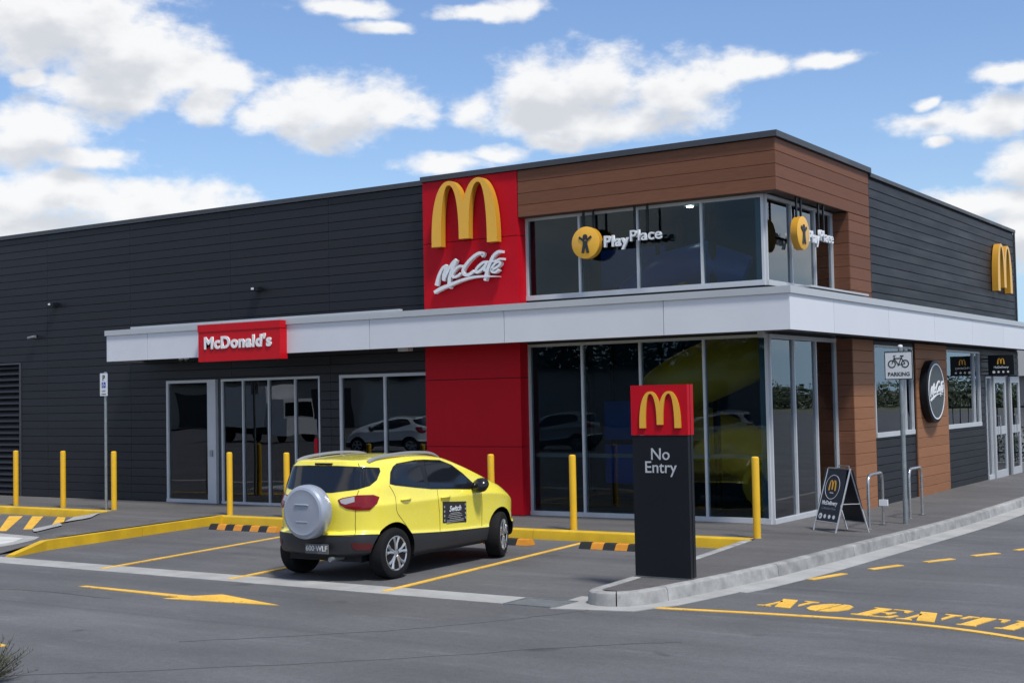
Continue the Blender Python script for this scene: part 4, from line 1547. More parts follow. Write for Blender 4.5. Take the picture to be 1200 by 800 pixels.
def build_car(paint):
    me, bvh = car_body(paint)

    def hit(plane, a, b):
        """plane 's': point (lateral=off, forward=a, z=b); 'r': (lateral=a, forward=off, z=b)"""
        p = CONV @ (Vector((plane[1], a, b)) if plane[0] == 's' else Vector((a, plane[1], b)))
        d = (p - EYE).normalized()
        loc, nrm, _, _ = bvh.ray_cast(EYE, d)
        if loc is None:
            loc, nrm, _, dist = bvh.find_nearest(p)
        if nrm.dot(d) > 0: nrm = -nrm
        return loc, nrm

    def panel(plane, poly, off, step=.06, skirt=.008):
        bm = bmesh.new()
        f = bm.faces.new([bm.verts.new((a, b, 0)) for a, b in poly])
        xs = [p[0] for p in poly]
        zs = [p[1] for p in poly]
        for ax, lo, hi in ((0, min(xs), max(xs)), (1, min(zs), max(zs))):
            t = lo + step
            while t < hi:
                co = (t, 0, 0) if ax == 0 else (0, t, 0)
                no = (1, 0, 0) if ax == 0 else (0, 1, 0)
                bmesh.ops.bisect_plane(bm, geom=bm.verts[:] + bm.edges[:] + bm.faces[:], plane_co=co, plane_no=no)
                t += step
        bmesh.ops.triangulate(bm, faces=[f for f in bm.faces if len(f.verts) > 4])
        nm = {}
        for v_ in bm.verts:
            loc, n_ = hit(plane, v_.co.x, v_.co.y)
            nm[v_] = n_
            v_.co = loc + n_ * off
        be = [e for e in bm.edges if e.is_boundary]
        r = bmesh.ops.extrude_edge_only(bm, edges=be)
        nv = [g for g in r['geom'] if isinstance(g, bmesh.types.BMVert)]
        for v_ in nv:
            near = min(nm, key=lambda q: (q.co - v_.co).length_squared)
            v_.co = v_.co - nm[near] * (off + skirt)
        vs = [tuple(v_.co) for v_ in bm.verts]
        bm.verts.index_update()
        fs = [tuple(v_.index for v_ in f.verts) for f in bm.faces]
        bm.free()
        return vs, fs

    def pmesh(name, plane, polys, off, m, mirror=True, sm=35, step=.06):
        if mirror:
            for p in polys:
                vs, fs = panel(plane, p, off, step)
                parts.append((name, MB().add(vs, fs).mesh(name, m, sm), None))
                parts.append((name, MB().add([(-x, y, z) for x, y, z in vs], [f[::-1] for f in fs]).mesh(name, m, sm), None))
            return None
        mb = MB()
        for p in polys:
            vs, fs = panel(plane, p, off, step)
            mb.add(vs, fs)
        return mb.mesh(name, m, sm)

    def seam(plane, pts, r=.0045, n=8, mirror=True, mb=None, off=.0):
        P = crom(pts, n)
        q = []
        for p in P:
            loc, nn = hit(plane, p.x, p.y)
            q.append(loc + nn * off)
        parts.append((mb or 'panel_gap', MB().tube(q, r, 5).mesh('panel_gap', M_BLACKG if mb else M_SEAMD), None))
        if mirror: parts.append((mb or 'panel_gap', MB().tube([Vector((-p.x, p.y, p.z)) for p in q], r, 5).mesh('panel_gap', M_SEAMD), None))
    parts = [('body', me, None)]
    SD, RR = ('s', .80), ('r', -.45)
    dlo = [(.01, 1.21), (.03, 1.36), (.09, 1.43), (.17, 1.465), (.6, 1.490), (.82, 1.485), (1.20, 1.46), (1.50, 1.38), (1.78, 1.25), (2.03, 1.11), (2.16, 1.03), (2.0, 1.01), (1.0, 1.075), (.5, 1.135), (.12, 1.185)]
    pmesh('window_surround', SD, [dlo], .0035, M_BLACKG, step=.035)
    gl = [[(.035, 1.22), (.06, 1.35), (.12, 1.42), (.2, 1.45), (.6, 1.478), (.70, 1.40), (.83, 1.125), (.5, 1.155), (.15, 1.20)],
          [(.93, 1.112), (.82, 1.44), (.83, 1.47), (1.19, 1.445), (1.48, 1.365), (1.74, 1.24), (1.88, 1.17), (1.88, 1.045), (1.4, 1.075)]]
    pmesh('side_glass', SD, gl, .0065, M_CGLASS, step=.035)
    rg = [(-.47, 1.14), (-.36, 1.33), (-.28, 1.455), (.3, 1.465), (.97, 1.445), (.985, 1.40), (.93, 1.29), (.82, 1.215), (.62, 1.165), (.2, 1.115), (-.3, 1.12)]
    rg_m = pmesh('rear_glass', RR, [rg], .004, M_CGLASS, mirror=False)
    # symmetric glass: reflect the right half on to the left
    bm = bmesh.new()
    bm.from_mesh(rg_m)
    bmesh.ops.bisect_plane(bm, geom=bm.verts[:] + bm.edges[:] + bm.faces[:], plane_co=(0, 0, 0), plane_no=(1, 0, 0), clear_inner=True)
    g = bmesh.ops.duplicate(bm, geom=bm.verts[:] + bm.edges[:] + bm.faces[:])
    for v_ in g['geom']:
        if isinstance(v_, bmesh.types.BMVert): v_.co.x *= -1
    bmesh.ops.reverse_faces(bm, faces=[x for x in g['geom'] if isinstance(x, bmesh.types.BMFace)])
    bmesh.ops.remove_doubles(bm, verts=bm.verts, dist=.0005)
    bm.to_mesh(rg_m)
    bm.free()
    parts.append(('rear_glass', rg_m, None))
    lamp = [(.43, 1.04), (.50, 1.065), (.74, 1.105), (.98, 1.115), (1.07, 1.09), (1.035, 1.01), (.92, .925), (.72, .915), (.56, .935), (.46, .975)]
    lm = pmesh('tail_lamp', ('r', -.60), [lamp], .010, M_REDL, mirror=False, step=.04)
    parts.append(('tail_lamp', lm, 'right'))
    clr = [(.46, 1.035), (.52, 1.055), (.69, 1.085), (.69, 1.02), (.55, .985), (.48, 1.0)]
    clm = pmesh('clear_lens', ('r', -.60), [clr], .013, M_CLEARL, mirror=False, step=.04)
    parts.append(('lens', clm, 'right'))
    for nm_, src, mm in (('tail_lamp', lm, 0), ('lens', clm, 0)):
        c = src.copy()
        b4 = bmesh.new()
        b4.from_mesh(c)
        for v_ in b4.verts: v_.co.x *= -1
        bmesh.ops.reverse_faces(b4, faces=b4.faces)
        b4.to_mesh(c)
        b4.free()
        parts.append((nm_, c, 'left'))
    fog = [(.64, .505), (.96, .51), (.98, .48), (.93, .43), (.72, .42), (.66, .45)]
    pmesh('reflector', ('r', -.62), [fog], .006, mat('dull red reflector', (.085, .006, .008), .4))
    # seams
    seam(('s', .87), [(-.10, 1.20), (.03, 1.05), (.07, .85), (.20, .72), (.39, .545)])
    seam(('s', .87), [(1.02, 1.08), (1.05, .93), (1.075, .70), (1.08, .50)])
    seam(('s', .87), [(2.17, 1.02), (2.19, .82), (2.17, .47)])
    seam(('r', -.6), [(.76, 1.17), (.725, 1.10)])
    seam(('r', -.6), [(.70, .92), (.695, .75), (.67, .60), (.40, .59), (.1, .575)], mirror=False)
    seam(('r', -.45), [(.64, 1.50), (.66, 1.46)], r=.006)
    seam(('s', .87), [(.05, 1.195), (.4, 1.15), (1.0, 1.085), (2.0, 1.005)], r=.003)
    # rear hatch split in the glass
    seam(('r', -.45), [(.755, 1.45), (.745, 1.32), (.735, 1.20)], r=.007, mirror=False, off=.004, mb='glass_seal')
    # decal on the front door
    dm = pmesh('door_decal', ('s', .87), [[(1.155, .895), (1.76, .855), (1.755, .565), (1.15, .605)]], .004, M_BLACKP, mirror=False, step=.1)
    parts.append(('door_decal', dm, 'decal'))
    hn = MB()
    for f0, z0 in ((.26, .995), (1.22, .955)):
        loc, nn = hit(('s', .87), f0, z0)
        for s_ in (1, -1):
            mbb = [(s_ * (loc.x + .012 + .018 * math.sin(math.pi * k / 8)), loc.y - .11 + .0275 * k, loc.z) for k in range(9)]
            hn.tube(mbb, [.008] + [.016] * 7 + [.008], 8)
    parts.append(('door_handle', hn.mesh('door_handle', paint, 60), None))
    hb_ = MB()
    for f0, z0 in ((.26, .995), (1.22, .955)):
        loc, nn = hit(('s', .87), f0, z0)
        for s_ in (1, -1): hb_.lathe([(.04, 0), (.035, .003)], (s_ * (loc.x - .002), loc.y - .01, loc.z), axis='x', n=14)
    # mirrors
    for s_ in (1, -1):
        mm = MB()
        prof = [(.0, .02), (.03, .075), (.08, .10), (.14, .105), (.20, .09), (.235, .05), (.245, .015)]
        pts = [Vector((s_ * (.83 + a), 1.82 + .01 * a, 1.075 + .06 * a)) for a, r_ in prof]
        mm.tube(pts, [r_ * 1.12 for a, r_ in prof], 14, True, .72)
        parts.append(('wing_mirror', mm.mesh('wing_mirror', M_BLACKG, 60), 'm'))
    # roof rails
    for s_ in (1, -1):
        rl = MB()
        P = crom([(s_ * .60, -.24, 1.515), (s_ * .60, -.08, 1.56), (s_ * .605, .2, 1.585), (s_ * .605, .6, 1.60), (s_ * .60, 1.0, 1.585), (s_ * .595, 1.2, 1.555), (s_ * .59, 1.32, 1.51)], 6)
        rl.tube([(p[0], p[1], p[2] - .012) for p in P], .013, 8, True, 1.9)
        parts.append(('roof_rail', rl.mesh('roof_rail', M_RAIL, 60), None))
    # spare wheel on the tailgate
    sp_ = MB()
    sp_.lathe([(.30, .0), (.335, -.02), (.345, -.06), (.345, -.13), (.338, -.175), (.315, -.20), (.285, -.212), (.27, -.209), (.20, -.214), (.0, -.216)], (.03, -.66, .895), axis='y', n=56)
    parts.append(('spare_wheel_cover', sp_.mesh('spare_wheel_cover', M_SPARE, 25), 'spare'))
    pr_ = MB()
    pr_.tube([(-.115 + .03, -.878, .985), (-.09 + .03, -.885, .992), (.09 + .03, -.885, .992), (.115 + .03, -.878, .985)], .010, 8)
    lowb = MB().tube([(-.09 + .03, -.875, .775), (.09 + .03, -.875, .775)], .007, 6)
    parts.append(('badge', lowb.mesh('badge', M_SPARE, 40), None))
    parts.append(('badge', pr_.mesh('badge', M_SPARE, 40), None))
    # number plate
    npm = MB()
    npm.box(-.06, .31, -.712, -.69, .365, .485)
    parts.append(('number_plate', npm.mesh('number_plate', mat('number plate', (.10, .10, .10), .5)), 'plate'))
    bl = MB()
    bl.box(-.12, .16, -.438, -.40, 1.472, 1.497)
    parts.append(('high_brake_lamp', bl.mesh('high_brake_lamp', M_BLACKG), None))
    ex = MB()
    ex.tube([(.30, -.30, .30), (.30, -.66, .29)], .03, 12)
    parts.append(('exhaust', ex.mesh('exhaust', M_GALV, 40), None))
    ub = MB()
    ub.box(-.60, .60, -.40, 3.0, .24, .45).box(-.75, .75, -.05, .05, .28, .36).box(-.75, .75, 2.47, 2.57, .28, .36).box(-.82, .82, .42, 2.1, .25, .32)
    parts.append(('chassis', ub.mesh('chassis', M_BLACK), None))
    return parts


def wheel_meshes():
    ty = MB()
    # axis x, outer side at +x
    ty.lathe([(.215, -.10), (.235, -.108), (.29, -.112), (.317, -.098), (.326, -.06), (.327, 0), (.326, .06), (.317, .098), (.29, .112), (.235, .108), (.215, .10)], axis='x', n=48)
    tread = MB()
    rim = MB()
    rim.lathe([(.217, .02), (.217, .098), (.224, .106), (.216, .110), (.203, .100), (.197, .03), (.15, -.01), (.02, -.01)], axis='x', n=40)
    for k in range(5):
        a0 = 2 * math.pi * k / 5 + .3
        for da in (-.17, .17):
            c0, c1 = a0 + da * .55, a0 + da * 1.45
            p0 = Vector((.088, .05 * math.cos(c0), .05 * math.sin(c0)))
            p1 = Vector((.093, .13 * math.cos(a0 + da * .9), .13 * math.sin(a0 + da * .9)))
            p2 = Vector((.096, .207 * math.cos(c1), .207 * math.sin(c1)))
            rim.tube([p0, p1, p2], [.026, .020, .028], 6, True)
    rim.lathe([(.058, .04), (.060, .085), (.045, .100), (.0, .103)], axis='x', n=20)
    disc = MB()
    disc.lathe([(.195, .0), (.195, .028), (.02, .03)], axis='x', n=32)
    return ty.mesh('tyre', M_TYRE, 35), rim.mesh('rim', M_ALLOY, 35), disc.mesh('brake_disc', M_BLACK)


CAR_PARTS = build_car(M_CARY)
WH = wheel_meshes()
mtt = {}


def place_car(name, label, loc, rz, paint, detailed=False, group=None):
    root = thing(name, label, 'car', loc, rz, group)
    lamps = {}
    for nm, me, tag_ in CAR_PARTS:
        if not detailed and tag_ in ('decal', 'spare', 'plate'): continue
        if not detailed and nm in ('badge', 'panel_gap', 'glass_seal', 'door_handle'): continue
        if nm == 'lens':
            obj('lens', me, lamps[tag_])
            continue
        if paint is not M_CARY and len(me.materials) and M_CARY.name in [q.name for q in me.materials if q]:
            k = (nm, paint.name)
            if k not in mtt:
                c = me.copy()
                for i, q in enumerate(c.materials):
                    if q == M_CARY: c.materials[i] = paint
                mtt[k] = c
            me = mtt[k]
        o = obj(nm, me, root)
        if nm == 'tail_lamp': lamps[tag_] = o
        if tag_ == 'plate':
            o['label'] = 'dark number plate with pale characters'
            obj('lettering', text_mesh('600·WLF', .095, .004, .001, 0, 1, 'CENTER', M_SIGNW), o, (.125, -.7125, .40), RF)
        if tag_ == 'decal':
            DX = max(v_.co.x for v_ in me.vertices) + .001
            DF = (max(v_.co.y for v_ in me.vertices) + min(v_.co.y for v_ in me.vertices)) / 2
            t1 = text_mesh('Switch', .105, .002, .002, .3, 1, 'CENTER', M_WHITE)
            obj('script_lettering', t1, o, (DX + .001, DF, .765), (math.pi / 2, 0, math.pi / 2))
            k = MB()
            for j, (a_, z_) in enumerate(((.11, .735), (.15, .715), (.17, .69), (.13, .665), (.20, .64), (.2, .62))): k.box(DX - .002, DX + .001, DF - a_, DF + a_, z_, z_ + .008)
            for a_ in (-.25, .25):
                for z_ in (.64, .70, .76, .82): k.box(DX - .002, DX + .001, DF + a_ - .012, DF + a_ + .012, z_, z_ + .03)
            k.build('small_print', mat('grey print', (.30, .30, .30), .5), o)
    for f in (0, 2.52):
        for s_ in (1, -1):
            a = .0 if f == 0 or not detailed else rad(-20)
            w = obj('wheel', WH[0], root, (s_ * .75, f, .327), (0, 0, (0 if s_ == 1 else math.pi) - a))
            obj('rim', WH[1], w)
            obj('brake_disc', WH[2], w)
    return root


car = place_car('parked_car', 'yellow compact four wheel drive with silver spare wheel cover parked facing the building', CAR_LOC, CAR_RZ, M_CARY, True)
car['category'] = 'car'

# ------------------------------------------------------------------ street furniture
def bollard(x, label, y=18.66):
    r = thing('bollard', label, 'bollard', (x, y, zw(x, y)), random.uniform(0, 6), 'yellow bollards along the footpath')
    obj('post', B_POST, r)
    obj('flange', B_FL, r)
    return r


q = MB()
q.lathe([(.057, .0), (.057, 1.17), (.054, 1.195), (.04, 1.207), (.0, 1.212)], n=20)
B_POST = q.mesh('post', M_BOLL, 35)
q = MB()
q.lathe([(.062, -.02), (.064, .006)], n=16)
B_FL = q.mesh('flange', M_CONC)
for x, lab in ((-25.46, 'yellow bollard farthest left, in front of the louvred wall'), (-23.86, 'yellow bollard second from the left by the charcoal wall'), (-22.24, 'yellow bollard just right of the parking sign pole'),
               (-18.90, 'yellow bollard in front of the glass entrance doors, at the kerb corner'), (-17.41, 'yellow bollard by the entrance half hidden behind the car roof'), (-12.77, 'yellow bollard in front of the red panel, hidden low by the car bonnet'),
               (-11.17, 'yellow bollard before the corner glass, left of the tall black sign'), (-8.00, 'rightmost yellow bollard, at the right end of the yellow kerb')):
    bollard(x, lab)

# rubber wheel stops
for x, lab in ((-18.28, 'black and yellow rubber wheel stop in the empty bay left of the car'), (-12.98, 'black and yellow rubber wheel stop in front of the car'), (-10.40, 'black and yellow rubber wheel stop in the empty bay right of the car')):
    r = thing('wheel_stop', lab, 'wheel stop', (x, 17.50, .004), 0, 'wheel stops at the head of the bays')
    n = 8
    w = 1.65 / n
    for k in range(n):
        mb = MB()
        a, b = k * w, (k + 1) * w
        sk = .035
        prof = [(0, 0), (.035, .085), (.055, .10), (.105, .10), (.125, .085), (.16, 0)]
        vs = [(a + y * .35, y, z) for y, z in prof] + [(b + y * .35, y, z) for y, z in prof]
        m_ = len(prof)
        mb.add(vs, [tuple(range(m_)), tuple(range(2 * m_ - 1, m_ - 1, -1))] + [(i, m_ + i, m_ + (i + 1) % m_, (i + 1) % m_) for i in range(m_)])
        mb.build('yellow_block' if k % 2 else 'black_block', M_ORANGE if k % 2 else M_RUBBER, r)

# tall no entry sign
PX0, PX1, PY = -7.585, -6.86, 14.07
pz0 = .15
ps = thing('no_entry_sign', 'tall black sign slab with red top and No Entry lettering on the kerb nose', 'sign', ((PX0 + PX1) / 2, PY + .07, pz0))
hw_ = (PX1 - PX0) / 2
MB().box(-hw_, hw_, -.07, .07, .02, 1.665).build('black_slab', M_BLACK, ps)
MB().box(-hw_ - .008, hw_ + .008, -.078, .078, 1.672, 2.26).build('red_head', M_RED, ps)
MB().box(-hw_ + .02, hw_ - .02, -.055, .055, -.02, .02).build('plinth', M_GALV, ps)
mb = MB()
mb.box(hw_ - .001, hw_ + .006, .0, .008, .02, 1.665).box(hw_ + .0085, hw_ + .012, -.01, -.002, 1.672, 2.26)
mb.build('edge_joint', M_BLACKG, ps)
obj('arches', arch_mesh(.54, .43, .02), ps, (.02, -.079, 1.755), RF)
for t_, z_, x_ in (('No', 1.385, 0.0), ('Entry', 1.232, 0.0)):
    obj('lettering', text_mesh(t_, .195, .004, .001, 0, 1, 'CENTER', mat('pale lettering', (.42, .44, .46), .5)), ps, (x_, -.073, z_), RF)

# accessible parking sign
r = thing('parking_sign', 'narrow white and blue accessible parking sign on a thin galvanised pole', 'sign', (-22.42, 18.58, .15))
MB().tube([(0, .03, -.05), (0, .03, 2.86)], .03, 12).build('pole', M_GALV, r, 40)
MB().box(-.13, .10, -.006, 0, 2.36, 2.83).build('sign_plate', M_SIGNW, r)
MB().box(-.07, .045, -.009, -.0065, 2.53, 2.645).build('blue_square', M_BLUE, r)
obj('lettering', text_mesh('P', .16, .002, .003, 0, 1, 'CENTER', M_BLACKP), r, (-.012, -.009, 2.68), RF)
mb = MB()
mb.ribbon([(-.01, .045), (-.01, .015), (.018, .015), (.03, -.015)], .012, 0, .002)
mb.ribbon([(-.018, .02), (-.03, -.01), (-.012, -.032), (.012, -.022)], .010, 0, .002)
mb.lathe([(.011, 0), (.011, .002)], (-.01, .052, 0), n=8)
obj('wheelchair_symbol', mb.mesh('wheelchair_symbol', M_WHITE), r, (-.012, -.0095, 2.58), RF)
mb = MB()
mb.box(-.07, .045, -.009, -.0065, 2.47, 2.475).box(-.06, .035, -.009, -.0065, 2.45, 2.455).box(-.08, .055, -.009, -.0065, 2.39, 2.405)
mb.build('small_print', M_BLACKP, r)

# bicycle parking sign
bz = zw(-6.84, 22.1)
r = thing('bicycle_parking_sign', 'square white bicycle PARKING sign on a galvanised pole beside the bike hoops', 'sign', (-6.86, 22.05, bz))
MB().tube([(.02, .05, -.05), (.02, .05, 2.92)], .04, 14).build('pole', M_GALV, r, 40)
mb = MB()
mb.lathe([(.042, 2.92), (.036, 2.95), (.0, 2.96)], (.02, .05, 0), n=12)
mb.build('pole_cap', M_WHITE, r, 40)
sq = thing  # plate built below
rq = MB()
rq.box(-.235, .235, -.004, .004, 2.38, 2.85)
plate = rq.build('sign_plate', M_SIGNW, r)
bd = MB()
for (a, b, c, d) in ((-.235, .235, 2.835, 2.85), (-.235, .235, 2.38, 2.395), (-.235, -.222, 2.395, 2.835), (.222, .235, 2.395, 2.835)): bd.box(a, b, -.008, -.0045, c, d)
bd.build('border', M_BLACKP, plate)
bi = MB()


def ringm(mb, c, r_, w, z0=0, z1=.003, n=20):
    pts = [(c[0] + r_ * math.cos(2 * math.pi * k / n), c[1] + r_ * math.sin(2 * math.pi * k / n)) for k in range(n + 1)]
    mb.ribbon(pts, w, z0, z1)


ringm(bi, (-.11, -.02), .058, .018)
ringm(bi, (.11, -.02), .058, .018)
for p, w in (([(-.11, -.02), (-.065, .085)], .016), ([(-.065, .085), (-.08, .115), (-.045, .12)], .014), ([(-.07, .07), (.055, .07)], .016), ([(-.07, .065), (.0, -.035)], .016), ([(.0, -.035), (.06, .10)], .016), ([(.03, .11), (.09, .11)], .018), ([(.055, .07), (.11, -.02)], .014), ([(0, -.035), (.11, -.02)], .012), ([(-.01, -.05), (.02, -.02)], .02)):
    bi.ribbon(p, w, 0, .003 + w * .02)
obj('bicycle_symbol', bi.mesh('bicycle_symbol', M_BLACKP), plate, (0, -.0045, 2.66), RF)
obj('lettering', text_mesh('PARKING', .088, .002, .002, 0, 1.0, 'CENTER', M_BLACKP), plate, (0, -.006, 2.44), RF)

# bicycle hoops
for (x0, y0, x1, y1, lab) in ((-7.03, 20.83, -7.10, 21.75, 'left steel bicycle hoop, beside the sandwich board, with a white lock tag'), (-7.10, 23.2, -7.12, 23.98, 'right steel bicycle hoop, behind the bicycle sign pole')):
    zb = zw(x0, y0)
    r = thing('bicycle_hoop', lab, 'bicycle hoop', (x0, y0, zb), 0, 'steel bicycle hoops')
    dx, dy = x1 - x0, y1 - y0
    pts = [(0, 0, -.02), (0, 0, .70)]
    for k in range(1, 7):
        t = math.pi / 2 * k / 6
        pts.append((dx * .16 * (1 - math.cos(t)), dy * .16 * (1 - math.cos(t)), .70 + .145 * math.sin(t)))
    for k in range(0, 7):
        t = math.pi / 2 * (1 - k / 6)
        pts.append((dx * (1 - .16 * (1 - math.cos(t))), dy * (1 - .16 * (1 - math.cos(t))), .70 + .145 * math.sin(t)))
    pts.append((dx, dy, -.02))
    MB().tube(pts, .026, 12).build('hoop', M_STAIN, r, 60)
    for (a, b) in ((0, 0), (dx, dy)): MB().lathe([(.07, 0), (.07, .008), (.03, .012)], (a, b, .0), n=20).build('base_flange', M_STAIN, r)
    if x0 > -7.05:
        MB().box(dx - .05, dx + .09, dy - .045, dy + .0, .30, .40).build('lock_tag', M_WHITE, r)

# sandwich board
fl, fr, bl_, br = Vector((-7.76, 20.33)), Vector((-7.27, 19.97)), Vector((-7.32, 20.63)), Vector((-6.87, 20.32))
zb = zw(-7.3, 20.2)
cx, cy = -7.31, 20.31
r = thing('sandwich_board', 'black sandwich board with gold arches roundel and white lettering in an aluminium frame', 'sandwich board', (cx, cy, zb))
Hb = .97
tl = (fl + bl_) / 2 - Vector((cx, cy))
tr_ = (fr + br) / 2 - Vector((cx, cy))
M_ALU = mat('aluminium frame', (.52, .53, .55), .35, metal=.5)


def board(b0, b1, nm, front):
    b0, b1 = b0 - Vector((cx, cy)), b1 - Vector((cx, cy))
    B0, B1, T0, T1 = Vector((b0.x, b0.y, 0)), Vector((b1.x, b1.y, 0)), Vector((tl.x, tl.y, Hb)), Vector((tr_.x, tr_.y, Hb))
    fmb = MB()
    fmb.tube([B0, T0], .014, 6)
    fmb.tube([B1, T1], .014, 6)
    lo0, lo1 = B0.lerp(T0, .15), B1.lerp(T1, .15)
    fmb.tube([lo0, lo1], .012, 6)
    fmb.tube([T0, T1], .014, 6)
    f_ = fmb.build(nm, M_ALU, r, 40)
    ux = (B1 - B0).normalized()
    uy = ((T0 - B0) - ux * (T0 - B0).dot(ux)).normalized()
    nz = ux.cross(uy)
    w_ = (B1 - B0).length
    h_ = (T0 - B0).length
    mw = Matrix(((ux.x, uy.x, nz.x, B0.x), (ux.y, uy.y, nz.y, B0.y), (ux.z, uy.z, nz.z, B0.z), (0, 0, 0, 1)))
    pm = MB()
    pm.box(.012, w_ - .012, h_ * .16, h_ - .01, -.006, .006)
    p_ = pm.build('panel', mat('navy board print', (.014, .017, .026), .4), f_)
    p_.matrix_local = mw
    if front:
        dm_ = MB()
        ringm(dm_, (0, 0), .19, .009, 0, .002, 32)
        pm2 = dm_.mesh('ring', M_WHITE)
        tlist = [('ring', pm2, (w_ / 2, .70 * h_, .0065)), ('arches', arch_mesh(.19, .165, .003, M_GOLD, M_GOLD), (w_ / 2, .645 * h_, .0065)),
                 ('lettering', text_mesh('McDelivery', .088, .002, .003, 0, 1, 'CENTER', M_WHITE), (w_ / 2, .42 * h_, .0065)),
                 ('lettering', text_mesh('Collection Area', .058, .002, .0, 0, 1, 'CENTER', mat('grey blue print', (.16, .19, .24), .5)), (w_ / 2, .345 * h_, .0065)),
                 ('small_lettering', text_mesh('McCafé', .03, .002, 0, 0, 1, 'CENTER', M_WHITE), (w_ / 2, .60 * h_, .0065))]
        ic = MB()
        for k in range(4): ic.lathe([(.047 if k == 0 else .032, 0), (.047 if k == 0 else .032, .002)], ((k - 1.5) * .12 * w_ / .6, 0, 0), n=16)
        tlist.append(('icons', ic.mesh('icons', M_WHITE), (w_ / 2, .235 * h_, .0065)))
        ar = MB()
        ar.ribbon([(.022, 0), (-.022, 0)], .010, 0, .001).ribbon([(-.002, .02), (-.024, 0), (-.002, -.02)], .009, 0, .0012)
        tlist.append(('arrow', ar.mesh('arrow', M_BLACKP), (w_ / 2 - 1.5 * .12 * w_ / .6, .235 * h_, .009)))
        for nm2, me2, lc in tlist:
            o_ = obj(nm2, me2, f_)
            o_.matrix_local = mw @ Matrix.Translation(lc)


board(fl, fr, 'front_frame', True)
board(bl_, br, 'back_frame', False)
mb = MB()
mb.tube([(tl.x * .3 + tr_.x * .7 - .10, tl.y * .3 + tr_.y * .7 + .07, Hb), (tl.x * .3 + tr_.x * .7 - .10, tl.y * .3 + tr_.y * .7 + .07, Hb + .05), (tr_.x * .9, tr_.y * .9, Hb + .05), (tr_.x * .9, tr_.y * .9, Hb)], .008, 6)
mb.build('handle', M_GALV, r, 40)
for p, q_ in ((.45, 0), (.45, 1)):
    a = (fl if q_ == 0 else fr) - Vector((cx, cy))
    b = (bl_ if q_ == 0 else br) - Vector((cx, cy))
    t = tl if q_ == 0 else tr_
    A_ = Vector((a.x, a.y, 0)).lerp(Vector((t.x, t.y, Hb)), p)
    B_ = Vector((b.x, b.y, 0)).lerp(Vector((t.x, t.y, Hb)), p)
    MB().tube([A_, B_], .007, 6).build('spreader_bar', M_ALU, r)

# small dark tufted shrub by the lane edge near the camera
r = thing('shrub', 'wispy grey green shrub at the near left corner of the lane', 'shrub', (-9.90, 6.90, 0))
st, lf = MB(), MB()
rs_ = random.Random(3)
for k in range(120):
    a = rs_.uniform(0, 6.283)
    e = rs_.uniform(.35, 1.0)
    L0 = rs_.uniform(.22, .50)
    p = [Vector((.05 * math.cos(a), .05 * math.sin(a), 0))]
    d = Vector((math.cos(a) * (1 - e * .6), math.sin(a) * (1 - e * .6), e)).normalized()
    for j in range(5):
        d = (d + Vector((rs_.uniform(-.25, .25), rs_.uniform(-.25, .25), rs_.uniform(-.12, .1)))).normalized()
        p.append(p[-1] + d * L0 / 5)
    st.tube(p, [.006, .005, .004, .003, .002, .001], 4)
    for j in range(1, 6):
        for _ in range(7):
            t = rs_.random()
            c = p[j - 1].lerp(p[j], t)
            v_ = (d + Vector((rs_.uniform(-.9, .9), rs_.uniform(-.9, .9), rs_.uniform(-.3, .9)))).normalized() * rs_.uniform(.03, .065)
            s_ = v_.cross(Vector((0, 0, 1))).normalized() * .0035
            lf.add([c - s_, c + s_, c + v_], [(0, 1, 2)])
st.build('stem', mat('twig bark', (.09, .07, .05), .8), r)
lf.build('foliage', mat('grey green needle leaf', (.07, .085, .05), .7, noise=.3, nscale=20), r)

# ------------------------------------------------------------------ beyond the building and behind the viewer
def leafmass(mb, c, rx, ry, rz_, n, size, rg):
    for _ in range(n):
        while True:
            p = Vector((rg.uniform(-1, 1), rg.uniform(-1, 1), rg.uniform(-1, 1)))
            if .25 < p.length < 1: break
        p = Vector((c[0] + p.x * rx, c[1] + p.y * ry, c[2] + p.z * rz_))
        u_ = Vector((rg.uniform(-1, 1), rg.uniform(-1, 1), rg.uniform(-1, 1))).normalized() * size * rg.uniform(.6, 1.3)
        w_ = u_.orthogonal().normalized() * size * .6
        mb.add([p - u_, p + w_, p + u_, p - w_], [(0, 1, 2, 3)])


rg = random.Random(11)
mb = MB()
x = -260
while x < 320:                          # wood along the far side of the fields
    h = rg.uniform(2.8, 5.0)
    leafmass(mb, (x, 205 + rg.uniform(-8, 8), h * .42), rg.uniform(4, 7), 3.5, h * .62, 650, .34, rg)
    x += rg.uniform(3.5, 6)
mb.build('distant_wood', M_LEAFD, kind='stuff', label='line of dark trees beyond the fields')
mb = MB()
x = -150
while x < 60:                           # tall trees behind the photographer
    h = rg.uniform(7, 11.5)
    leafmass(mb, (x, -75 + rg.uniform(-6, 6), h * .45), rg.uniform(5, 8), 4, h * .60, 2200, .42, rg)
    x += rg.uniform(5, 8)
mb.build('roadside_wood', M_LEAFD, kind='stuff', label='belt of tall trees across the road')
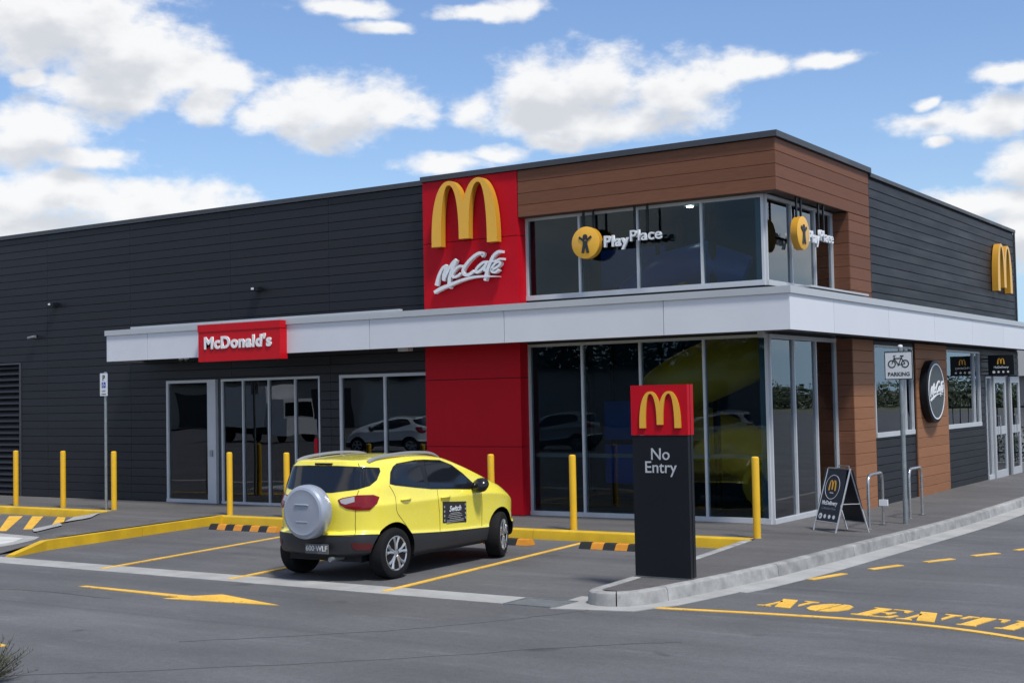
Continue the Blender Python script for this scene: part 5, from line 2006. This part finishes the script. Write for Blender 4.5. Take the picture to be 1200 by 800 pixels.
# low pale warehouse across the road with a dark doorway
wh = thing('warehouse', 'long low pale warehouse across the road, seen mirrored in the entrance glass', 'building', (-70, -50, 0))
MB().box(-45, 45, -12, 0, -.1, 4.2).build('wall', mat('pale warehouse sheet', (.40, .40, .38), .6), wh)
for xx in (-30, -12, 6, 24): MB().box(xx, xx + 4.5, 0, .05, 0, 3.4).build('roller_door', mat('dark roller door', (.04, .045, .05), .6), wh)
MB().box(-45.4, 45.4, -12.4, .4, 4.2, 4.4).build('roof', M_CAP, wh)
for i, (x, y, a, p, lab) in enumerate(((-36.5, -6.0, 1.2, M_CARW, 'white car parked across the lane, mirrored in the window beside the red panel'), (-30.0, -9.5, 1.45, M_CARS, 'silver car parked behind the lane, mirrored in the corner glass'),
                                       (-21.5, -7.0, 1.1, M_CARW, 'white car parked near the lane, mirrored low in the corner glass'), (17.0, 62.0, .2, M_CARW, 'white car far up the driveway, mirrored in the side window'), (24.5, 64.0, .1, M_CARS, 'silver car far up the driveway, mirrored in the side window'))):
    place_car('parked_car', lab, (x, y, .0), a, p, group='cars parked away from the restaurant')
# box truck
tk = thing('box_truck', 'white box truck parked across the road, mirrored in the sliding doors', 'truck', (-54, -17, 0), .15)
MB().box(-6.2, -1.2, -1.2, 1.2, .9, 3.3).build('cargo_box', M_WHITEP, tk)
mb = MB()
mb.prism([(-1.1, -1.1), (.75, -1.1), (.75, 1.1), (-1.1, 1.1)], .5, 1.4)
mb.prism([(-1.1, -1.1), (.45, -1.1), (.45, 1.1), (-1.1, 1.1)], 1.4, 2.5)
cab = mb.build('cab', M_WHITEP, tk)
MB().box(.452, .50, -1.0, 1.0, 1.5, 2.3).build('windscreen', M_CGLASS, cab)
MB().box(-6.2, .6, -.5, .5, .5, .88).build('chassis', M_BLACK, tk)
for xx in (-4.8, 0):
    for s_ in (-1, 1): MB().lathe([(.2, -.14), (.45, -.12), (.45, .12), (.2, .14)], (xx, s_ * .95, .46), axis='y', n=20).build('wheel', M_TYRE, tk)

# right edge of the picture: fence, hedge, kerb and a far roof
r = thing('yard_fence', 'black tubular fence beyond the far end of the building', 'fence', (-8.2, 42.0, 0))
for z in (1.72, .35): MB().box(-4.0, 3.2, -.02, .02, z, z + .05).build('rail', M_BLACK, r)
for k in range(30): MB().box(-4.0 + k * .24, -4.0 + k * .24 + .03, -.015, .015, .1, 1.85).build('bar', M_BLACK, r)
r = thing('hedge', 'dark green hedge under the fence at the right edge', 'hedge', (-8.2, 41.3, 0))
mb = MB()
for k in range(12): leafmass(mb, (-4.0 + k * .6, 0, .55), .45, .38, .65, 230, .05, rg)
mb.build('foliage', M_LEAFD, r)
mb = MB()
for k in range(12): mb.tube([(-4.0 + k * .6, 0, -.1), (-4.0 + k * .6 + .05, .02, .9)], .02, 5)
mb.build('stem', M_BLACK, r)
MB().box(-12.0, -6.42, 40.4, 40.62, -.1, .16).build('far_kerb', M_CONC, kind='structure')
r = thing('far_house', 'grey roofed low building beyond the fence at the right edge', 'house', (-16, 78, 0))
MB().box(-7, 8, 0, 8, 0, 3.0).build('wall', mat('grey brick render', (.2, .19, .18), .8), r)
mb = MB()
mb.add([(-7.6, -.6, 3), (8.6, -.6, 3), (8.6, 8.6, 3), (-7.6, 8.6, 3), (-3, 4, 5.2), (4, 4, 5.2)], [(0, 1, 5, 4), (1, 2, 5), (2, 3, 4, 5), (3, 0, 4), (3, 2, 1, 0)])
mb.build('roof', mat('grey roof tiles', (.16, .165, .17), .7), r)
MB().box(3, 5, -.03, 0, 1, 2.2).build('window', M_CGLASS, r)
